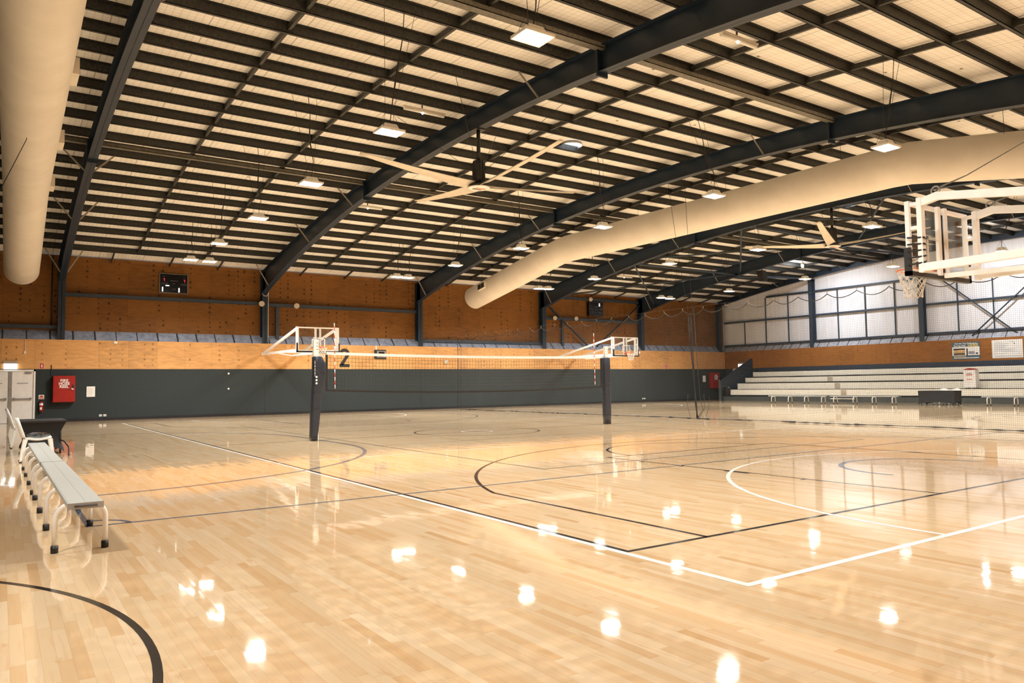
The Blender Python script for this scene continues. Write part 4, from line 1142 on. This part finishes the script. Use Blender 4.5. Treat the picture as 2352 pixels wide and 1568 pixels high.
# doors
w = W('door_1', 'white double door with push bars at the left end of the plywood wall', 'door', (.34, YB, 0)); w.o['kind'] = 'structure'; del w.o['category']
w.part('frame', B().box((-.62, YB - .06, 0), (-.55, YB, 2.26)).box((1.17, YB - .06, 0), (1.24, YB, 2.26)).box((-.62, YB - .06, 2.19), (1.24, YB, 2.26)), MT['offwhite'])
for x0, x1 in ((-.55, .28), (.40, 1.17)):
    lf = w.part('leaf', B().box((x0 + .005, YB - .03, .01), (x1 - .005, YB, 2.185)), MT['white'])
    w.part('push_bar', B().box((x0 + .05, YB - .10, 1.0), (x1 - .05, YB - .05, 1.05)).box((x0 + .06, YB - .09, .97), (x0 + .12, YB - .03, 1.08)).box((x1 - .12, YB - .09, .97), (x1 - .06, YB - .03, 1.08)), MT['grey'], parent=None)
    b = B()
    xm = (x0 + x1) / 2
    for i in range(7): b.box((xm - .2 + i * .058, YB - .034, 1.66), (xm - .2 + i * .058 + .04, YB - .031, 1.71))
    w.part('door_lettering', b, MT['greyink'])
w.part('mullion', B().box((.28, YB - .05, 0), (.40, YB, 2.19)), MT['grey'])
w.part('door_closer', B().box((.86, YB - .08, 2.10), (1.10, YB - .03, 2.16)), MT['grey'])
b = B().box((-.20, YB - .034, 1.32), (.16, YB - .031, 1.55))
w.part('paper_notice', b, MT['offwhite'])
# lit exit signs
def exit_box(a, c, axis, label):
    w = W('exit_light', label, 'exit sign', ((a[0] + c[0]) / 2, (a[1] + c[1]) / 2, a[2]), 'lit exit boxes')
    (x0, y0, z0), (x1, y1, z1) = a, c
    zm = z0 + (z1 - z0) * .68
    w.part('casing', B().box((x0, y0, zm), (x1, y1, z1)), MT['beige'])
    w.part('lit_lens', B().box((x0 + .02 * (axis == 0), y0 + .02 * (axis == 1), z0), (x1 - .02 * (axis == 0), y1 - .02 * (axis == 1), zm)), MT['exit'])
exit_box((.08, YB - .12, 2.29), (.60, YB, 2.62), 0, 'lit white exit box above the white double door')
exit_box((XG - .12, 36.2, 2.40), (XG, 36.75, 2.72), 1, 'lit white exit box above the bleacher side panel')
w = W('door_2', 'white door frame mostly hidden behind the bleacher side panel', 'door', (XG, 36.6, 0)); w.o['kind'] = 'structure'; del w.o['category']
w.part('frame', B().box((XG - .05, 35.75, 2.22), (XG, 37.3, 2.29)).box((XG - .05, 37.23, 0), (XG, 37.3, 2.29)).box((XG - .05, 35.75, 0), (XG, 35.82, 2.29)), MT['offwhite'])
w.part('leaf', B().box((XG - .03, 35.82, 0), (XG, 37.23, 2.22)), MT['dark'])
# hose reels
def hose(x0, x1, z0, z1, dp, label):
    w = W('hose_reel_cabinet', label, 'hose reel cabinet', ((x0 + x1) / 2, YB, z0), 'red hose reel cabinets')
    w.part('cabinet', B().box((x0, YB - dp, z0), (x1, YB, z1)), MT['red'], .012)
    w.part('cabinet_door', B().box((x0 + .02, YB - dp - .012, z0 + .02), (x1 - .02, YB - dp, z1 - .02)), MT['red'])
    b = B()
    xm = (x0 + x1) / 2 - .0; sz = (x1 - x0) * .20
    for i, t in enumerate(('FIRE', 'HOSE', 'REEL')):
        zz = z1 - .26 * (z1 - z0) + (.5 - i) * sz * .78 + .02
        text_into(b, t, sz, lambda x, u, o, zz=zz: (xm + x, YB - dp - .013 - o, zz + u))
    w.part('lettering', b, MT['white'], label='white lettering FIRE HOSE REEL')
    w.part('latch', B().box((x1 - .13, YB - dp - .02, z0 + .60 * (z1 - z0) - .1), (x1 - .05, YB - dp - .01, z0 + .60 * (z1 - z0) + .06)), MT['black'])
    w.part('latch_handle', B().bar((x1 - .14, YB - dp - .035, z0 + .52 * (z1 - z0)), (x1 - .06, YB - dp - .035, z0 + .48 * (z1 - z0)), .02, .05), MT['offwhite'])
hose(1.87, 2.70, .85, 1.99, .30, 'red fire hose reel cabinet on the dark wall beside the white door')
hose(43.75, 44.58, .85, 2.02, .30, 'red fire hose reel cabinet in the far corner by the bleachers')
# extinguisher
w = W('fire_extinguisher', 'small red fire extinguisher on the dark wall left of the hose reel cabinet', 'fire extinguisher', (1.47, YB - .09, .46))
w.part('cylinder', B().lathe((1.47, YB - .09, .46), [(.05, 0), (.075, .02), (.075, .38), (.05, .43), (.025, .45)], 18), MT['red'])
w.part('label_band', B().lathe((1.47, YB - .09, .46), [(.0755, .27), (.0765, .272), (.0765, .36), (.0755, .362)], 18).box((1.42, YB - .172, .55), (1.49, YB - .16, .66)), MT['white'])
w.part('valve', B().cyl((1.47, YB - .09, .91), .022, .05, 10).bar((1.43, YB - .12, .97), (1.52, YB - .12, .985), .03, .02), MT['blackmetal'])
w.part('hose', B().tube([(1.49, YB - .12, .95), (1.56, YB - .14, .88), (1.555, YB - .14, .62)], .012, 6), MT['black'])
w = W('extinguisher_sign', 'small red and white sign directly above the fire extinguisher', 'sign', (1.47, YB, 1.0))
w.part('plate', B().box((1.37, YB - .012, 1.0), (1.57, YB, 1.18)), MT['white'])
w.part('red_arch', B().prism([(1.47 + .075 * math.cos(math.radians(t)), YB - .014, 1.08 + .075 * math.sin(math.radians(t))) for t in range(0, 181, 15)], (0, .002, 0)), MT['redw'])
w.part('orange_bar', B().box((1.39, YB - .014, 1.02), (1.55, YB - .012, 1.065)), MT['orange'])
def loc_sign(x0, x1, z0, z1, label):
    w = W('extinguisher_location_sign', label, 'sign', ((x0 + x1) / 2, YB, z0), 'red location signs')
    w.part('plate', B().box((x0, YB - .012, z0), (x1, YB, z1)), MT['redw'])
    w.part('white_border', B().box((x0 - .01, YB - .010, z0 - .01), (x1 + .01, YB - .001, z1 + .01)), MT['white'])
    xm = (x0 + x1) / 2; hh = (z1 - z0)
    w.part('extinguisher_symbol', B().box((xm - .024, YB - .015, z0 + .2 * hh), (xm + .024, YB - .012, z0 + .68 * hh)).box((xm - .012, YB - .015, z0 + .68 * hh), (xm + .012, YB - .012, z0 + .8 * hh)), MT['white'])
loc_sign(1.385, 1.535, 2.315, 2.545, 'red extinguisher location sign on the plywood right of the exit box')
loc_sign(39.1, 39.35, 2.31, 2.60, 'small red location sign on the plywood beyond the far wall hoop')
tag(build('conduit', B().box((1.80, YB - .03, 1.99), (1.83, YB, 2.47)), MT['black']), 'short black conduit rising from the hose reel cabinet', 'conduit')
w = W('switch_box', 'small white switch box hanging below a white cable on the plywood', 'switch', (.84, YB, 2.94))
w.part('box', B().box((.80, YB - .05, 2.94), (.88, YB, 3.05)), MT['plastic'])
w.part('cable', B().tube([(.84, YB - .02, 3.05), (.845, YB - .02, 3.56)], .01, 6), MT['plastic'])
tag(build('junction_box', B().box((4.20, YB - .04, 3.44), (4.34, YB, 3.53)), MT['plastic']), 'small white box at the top edge of the plywood band', 'junction box')
w = W('wall_notice', 'white paper notice on the dark wall right of the hose reel cabinet', 'notice', (3.32, YB, 1.06), 'white notices')
w.part('sheet', B().box((3.16, YB - .008, 1.06), (3.49, YB, 1.52)), MT['offwhite'])
b = B()
for i in range(6): b.box((3.2, YB - .0095, 1.42 - .055 * i), (3.2 + random.uniform(.15, .25), YB - .008, 1.428 - .055 * i))
w.part('printed_line', b, MT['greyink'])
w = W('wall_notice', 'white paper notice on the dark wall near the far hose reel cabinet', 'notice', (43.2, YB, 1.33), 'white notices')
w.part('sheet', B().box((43.05, YB - .008, 1.33), (43.36, YB, 1.80)), MT['offwhite'])
for x, lab in ((3.72, 'white double socket low on the dark wall, nearer the door'), (3.89, 'white double socket low on the dark wall, farther from the door')):
    w = W('wall_socket', lab, 'socket', (x, YB, .18), 'wall sockets')
    w.part('plate', B().box((x - .06, YB - .015, .18), (x + .06, YB, .27)), MT['plastic'])
    w.part('outlet', B().box((x - .045, YB - .018, .2), (x - .012, YB - .014, .24)).box((x + .012, YB - .018, .2), (x + .045, YB - .014, .24)), MT['greyink'])
for x, lab in ((36.9, 'tiny white socket low on the dark wall past the right net post, left of two'), (37.08, 'tiny white socket low on the dark wall past the right net post, right of two')):
    tag(build('wall_socket', B().box((x - .05, YB - .015, .2), (x + .05, YB, .28)), MT['plastic']), lab, 'socket', 'wall sockets')
for z, lab in ((2.07, 'small white wall hook on the dark wall, upper of two'), (1.33, 'small white wall hook on the dark wall, lower of two')):
    w = W('wall_hook', lab, 'hook', (9.2, YB, z), 'wall hooks')
    w.part('plate', B().tube([(9.2, YB, z), (9.2, YB - .012, z)], .045, 14), MT['plastic'])
    w.part('peg', B().tube([(9.2, YB - .012, z), (9.2, YB - .05, z - .01)], .015, 8), MT['plastic'])
# number 2
b = B()
p2 = [(15.14 + .205 * math.cos(math.radians(t)), 3.11 + .19 * math.sin(math.radians(t))) for t in range(185, -46, -10)] + [(14.965, 2.50), (14.965, 2.475), (15.43, 2.475)]
def ribbon(b, pts, wdt, y0, y1):
    P = [Vector(p) for p in pts]; L, R = [], []
    for k, p in enumerate(P):
        d1 = (p - P[k - 1]).normalized() if k else (P[1] - p).normalized(); d2 = (P[k + 1] - p).normalized() if k < len(P) - 1 else d1
        n1 = Vector((-d1.y, d1.x)); n2 = Vector((-d2.y, d2.x)); m = (n1 + n2).normalized(); q = wdt / 2 / max(.55, m.dot(n1)); L.append(p + m * q); R.append(p - m * q)
    for k in range(len(P) - 1):
        c = [L[k], R[k], R[k + 1], L[k + 1]]; b.hexa([(v.x, y0, v.y) for v in c], [(v.x, y1, v.y) for v in c])
ribbon(b, p2[:-2], .17, YB - .008, YB)
b.box((14.86, YB - .008, 2.39), (15.43, YB, 2.555))
tag(build('court_number', b, MT['black']), 'big black number 2 on the plywood beside the wall hoop', 'number')
# shot clock
w = W('shot_clock', 'small grey and black framed clock panel behind the white net tape', 'clock', (17.2, YB, 2.85))
w.part('case', B().box((16.84, YB - .08, 2.84), (17.54, YB, 3.34)), MT['black'], .03)
w.part('bezel', B().box((16.98, YB - .09, 2.92), (17.50, YB - .08, 3.28)), MT['grey'])
w.part('display', B().box((17.07, YB - .095, 3.10), (17.42, YB - .09, 3.23)).box((17.07, YB - .095, 2.97), (17.42, YB - .09, 3.01)), MT['screen'])
w.part('conduit', B().box((16.92, YB - .05, 3.3), (16.98, YB, 3.56)), MT['plastic'])
# security camera
w = W('security_camera', 'small white dome camera on the plywood behind the net', 'camera', (21.31, YB, 2.7))
w.part('base', B().tube([(21.31, YB, 2.7), (21.31, YB - .05, 2.7)], .11, 18), MT['plastic'])
w.part('dome', B().ball((21.31, YB - .08, 2.7), .10, 14, 10), MT['plastic'])
w.part('lens', B().ball((21.34, YB - .16, 2.69), .035, 10, 8), MT['black'])
w = W('security_camera', 'small white dome camera right of the far wall hoop', 'camera', (36.8, YB, 3.4))
w.part('dome', B().ball((36.55, YB - .09, 3.42), .10, 14, 10), MT['plastic'])
w.part('conduit', B().box((36.53, YB - .04, 3.5), (36.57, YB - .0, 3.6)), MT['plastic'])
w = W('wall_speaker', 'slim black speaker on the plywood behind the right net post', 'speaker', (31.6, YB, 2.4))
w.part('cabinet', B().box((33.35, YB - .14, 2.42), (33.6, YB, 3.25)), MT['black'])
w.part('grille', B().box((33.37, YB - .145, 2.45), (33.58, YB - .14, 3.2)), MT['blackmetal'])
# scoreboards
def led_digit(b, xc, zc, h, segs, y):
    wd_ = h * .5; t = h * .16
    S = {'a': ((-wd_ / 2, h / 2 - t), (wd_ / 2, h / 2)), 'g': ((-wd_ / 2, -t / 2), (wd_ / 2, t / 2)), 'd': ((-wd_ / 2, -h / 2), (wd_ / 2, -h / 2 + t)),
         'f': ((-wd_ / 2, t / 2), (-wd_ / 2 + t, h / 2 - t / 2)), 'b': ((wd_ / 2 - t, t / 2), (wd_ / 2, h / 2)), 'e': ((-wd_ / 2, -h / 2), (-wd_ / 2 + t, -t / 2)), 'c': ((wd_ / 2 - t, -h / 2), (wd_ / 2, -t / 2))}
    for s in segs: (xa, za), (xb, zb_) = S[s]; b.box((xc + xa, y - .006, zc + za), (xc + xb, y, zc + zb_))
ys_ = YB + .42
w = W('scoreboard', 'black electronic scoreboard with red sevens high on the plywood wall', 'scoreboard', (6.75, ys_, 5.9), 'scoreboards')
w.part('case', B().box((6.13, ys_, 5.92), (7.37, YB + .5, 6.83)), MT['screen'])
w.part('case_rim', B().box((6.12, ys_ - .01, 5.91), (7.38, ys_ + .01, 5.93)).box((6.12, ys_ - .01, 6.82), (7.38, ys_ + .01, 6.84)).box((6.12, ys_ - .01, 5.91), (6.14, ys_ + .01, 6.84)).box((7.36, ys_ - .01, 5.91), (7.38, ys_ + .01, 6.84)), MT['grey'])
b = B(); led_digit(b, 6.32, 6.54, .12, 'abc', ys_ - .002); led_digit(b, 7.22, 6.52, .12, 'abc', ys_ - .002); w.part('red_digit', b, MT['ledred'], label='red digits 7')
b = B(); b.box((6.235, ys_ - .008, 5.98), (6.285, ys_, 6.19)).box((6.96, ys_ - .008, 5.97), (7.01, ys_, 6.18)).box((6.39, ys_ - .008, 6.245), (6.55, ys_, 6.29)); w.part('white_digit', b, MT['ledwhite'], label='white lit bars')
b = B()
text_into(b, 'LIGHT', .11, lambda x, u, o: (6.34 + x, ys_ - .001 - o, 6.36 + u))
text_into(b, 'DARK', .11, lambda x, u, o: (7.2 + x, ys_ - .001 - o, 6.34 + u))
for x0, x1, z in ((6.6, 6.93, 6.49), (6.7, 6.8, 6.36), (6.69, 6.84, 6.1), (6.27, 6.37, 6.68), (7.17, 7.27, 6.66)): b.box((x0, ys_ - .004, z), (x1, ys_, z + .03))
w.part('lettering', b, MT['dimtext'])
xs0, xs1, zs0, zs1 = 32.42, 33.60, 5.86, 6.80
w = W('scoreboard', 'dark electronic scoreboard high on the wall between navy beams', 'scoreboard', (33, ys_ - .3, 5.86), 'scoreboards')
yq = YB + .2
w.part('case', B().box((xs0, yq, zs0), (xs1, YB + .5, zs1)), MT['screen'])
w.part('case_rim', B().box((xs0, yq - .01, zs0 - .01), (xs1, yq + .01, zs0 + .01)).box((xs0, yq - .01, zs1 - .01), (xs1, yq + .01, zs1 + .01)).box((xs0 - .01, yq - .01, zs0), (xs0 + .01, yq + .01, zs1)).box((xs1 - .01, yq - .01, zs0), (xs1 + .01, yq + .01, zs1)), MT['dimtext'])
b = B(); led_digit(b, 33.28, 6.62, .2, 'bcdef', yq - .002); w.part('white_digit', b, MT['ledwhite'], label='white lit digit')
b = B()
for x0, x1, z in ((32.5, 32.75, 6.3), (33.3, 33.55, 6.3), (32.85, 33.15, 6.45), (32.85, 32.9, 6.25), (33.1, 33.15, 6.25), (32.96, 33.02, 6.32), (32.6, 32.75, 6.08), (32.93, 33.08, 6.06), (33.2, 33.5, 6.05), (32.58, 32.66, 6.5), (33.42, 33.5, 6.5)): b.box((x0, yq - .004, z), (x1, yq, z + .05))
w.part('lettering', b, MT['dimtext'])
# small horn speakers on the girts
def horn(p, label):
    w = W('horn_speaker', label, 'speaker', p, 'small cream horn speakers'); x, y, z = p
    w.part('bracket', B().box((x - .03, y, z - .05), (x + .03, y + .14, z + .02)), MT['beige'])
    w.part('horn', B().tube([(x, y + .05, z), (x - .02, y - .06, z - .01), (x - .05, y - .2, z - .03)], [.05, .07, .14], 14), MT['beige'])
    w.part('driver', B().tube([(x, y + .05, z), (x + .01, y + .13, z)], .07, 12), MT['beige'])
for (px, py), lab in (((601, 697), 'small cream horn speaker on the second column'), ((681, 702), 'small cream horn speaker on the girt right of the second column'), ((1272, 730), 'small cream horn speaker on the girt below the dark scoreboard, left of two'),
                      ((1321, 731), 'small cream horn speaker on the girt below the dark scoreboard, right of two'), ((1354, 687), 'small cream horn speaker on the beam above the dark scoreboard')):
    horn(tuple(on_y(px, py, YB + .18)), lab)
p = on_x(1746, 632, 37.2)
w = W('hanging_speaker', 'black loudspeaker hanging under the roof left of the gable pendant', 'speaker', tuple(p))
w.part('cabinet', B().hexa([(p.x, p.y - .25, p.z - .35), (p.x + .4, p.y - .25, p.z - .35), (p.x + .4, p.y + .1, p.z - .35), (p.x, p.y + .1, p.z - .35)], [(p.x, p.y - .1, p.z + .3), (p.x + .4, p.y - .1, p.z + .3), (p.x + .4, p.y + .28, p.z + .3), (p.x, p.y + .28, p.z + .3)]), MT['black'])
w.part('yoke', B().bar((p.x + .2, p.y, p.z + .25), (p.x + .2, p.y + .1, top_z(p.y) + .02), .04, .04), MT['black'])
# cable loops at column 2
tag(build('cable', B().tube([(10.80, YB - .0, 6.1), (10.86, YB - .06, 5.98), (11.0, YB - .08, 5.95), (11.13, YB - .03, 6.15), (11.11, YB - .0, 6.02), (11.1, YB + .01, 5.0), (11.1, YB + .01, 3.65)], .012, 6), MT['plastic']), 'thin pale cable looped around the second column', 'cable')
# gable posters
gx_ = XG - .002
def gy(a, u, o): return (gx_ - o, a, u)
w = W('advertising_sign', 'slate advertising sign with yellow word HERE on the gable plywood', 'sign', (XG, 20.8, 2.4))
y0s, y1s, z0s, z1s = 21.53, 20.02, 2.42, 3.40
w.part('panel', B().mat(0).box((XG - .015, y1s, z0s), (XG, y0s, z1s)).mat(1).box((XG - .018, y1s + .02, z0s + .22), (XG - .015, y0s - .02, z1s - .27)), [MT['slate'], MT['offwhite']])
b = B()
ym = (y0s + y1s) / 2
text_into(b, 'Advertise Your Business or', .108, lambda x, u, o: (XG - .015 - o, ym - x, 3.32 + u), .004)
text_into(b, 'Sporting Club', .115, lambda x, u, o: (XG - .015 - o, ym + .33 - x, 3.195 + u), .004)
for i in range(16): b.box((XG - .019, y0s - .1 - i * .084, z0s + .055), (XG - .015, y0s - .1 - i * .084 - .07, z0s + .10))
w.part('lettering', b, MT['white'], label='white lettering Advertise Your Business or Sporting Club')
b = B(); text_into(b, 'HERE', .24, lambda x, u, o: (XG - .015 - o, ym - .39 - x, 3.19 + u), .005)
for i in range(8): b.box((XG - .019, y0s - .1 - i * .084, z0s + .13), (XG - .015, y0s - .1 - i * .084 - .06, z0s + .175))
w.part('yellow_word', b, MT['yellow'], label='yellow word HERE')
w.part('court_picture', B().mat(0).box((XG - .02, y0s - .72, z0s + .24), (XG - .017, y0s - .09, z1s - .36)).mat(1).box((XG - .021, y0s - .70, z0s + .27), (XG - .02, y0s - .11, z0s + .34)).mat(1).box((XG - .021, y0s - .72, z1s - .44), (XG - .02, y0s - .09, z1s - .36)), [MT['grime'], MT['black']])
w.part('building_picture', B().mat(0).box((XG - .02, y0s - .86, z0s + .20), (XG - .017, y0s - .79, z1s - .36)).box((XG - .02, y0s - 1.4, z0s + .28), (XG - .017, y0s - 1.28, z0s + .36)).mat(1).box((XG - .02, y0s - 1.22, z0s + .28), (XG - .017, y0s - .9, z0s + .44)), [MT['black'], MT['greyink']])
w = W('rules_board', 'white board of small print on the gable plywood at the right edge', 'sign', (XG, 18.6, 2.4))
w.part('panel', B().box((XG - .012, 17.88, 2.42), (XG, 19.40, 3.42)), MT['offwhite'])
b = B()
for i, ln in enumerate((.42, .7, .55, .72, .6, .5, 1.05, .85, 1.15, .0, .7)):
    if ln: b.box((XG - .015, 19.28 - ln, 3.27 - .062 * i), (XG - .012, 19.28, 3.285 - .062 * i))
b.box((XG - .015, 17.95, 2.50), (XG - .012, 19.3, 2.52))
w.part('printed_line', b, MT['greyink'])
b = B()
for yy_, zz_, r in ((18.28, 3.20, .03), (18.34, 3.29, .02), (18.42, 3.33, .015), (18.5, 3.31, .01)): b.tube([(XG - .012, yy_, zz_), (XG - .016, yy_, zz_)], r, 12)
w.part('printed_dots', b, MT['black'])
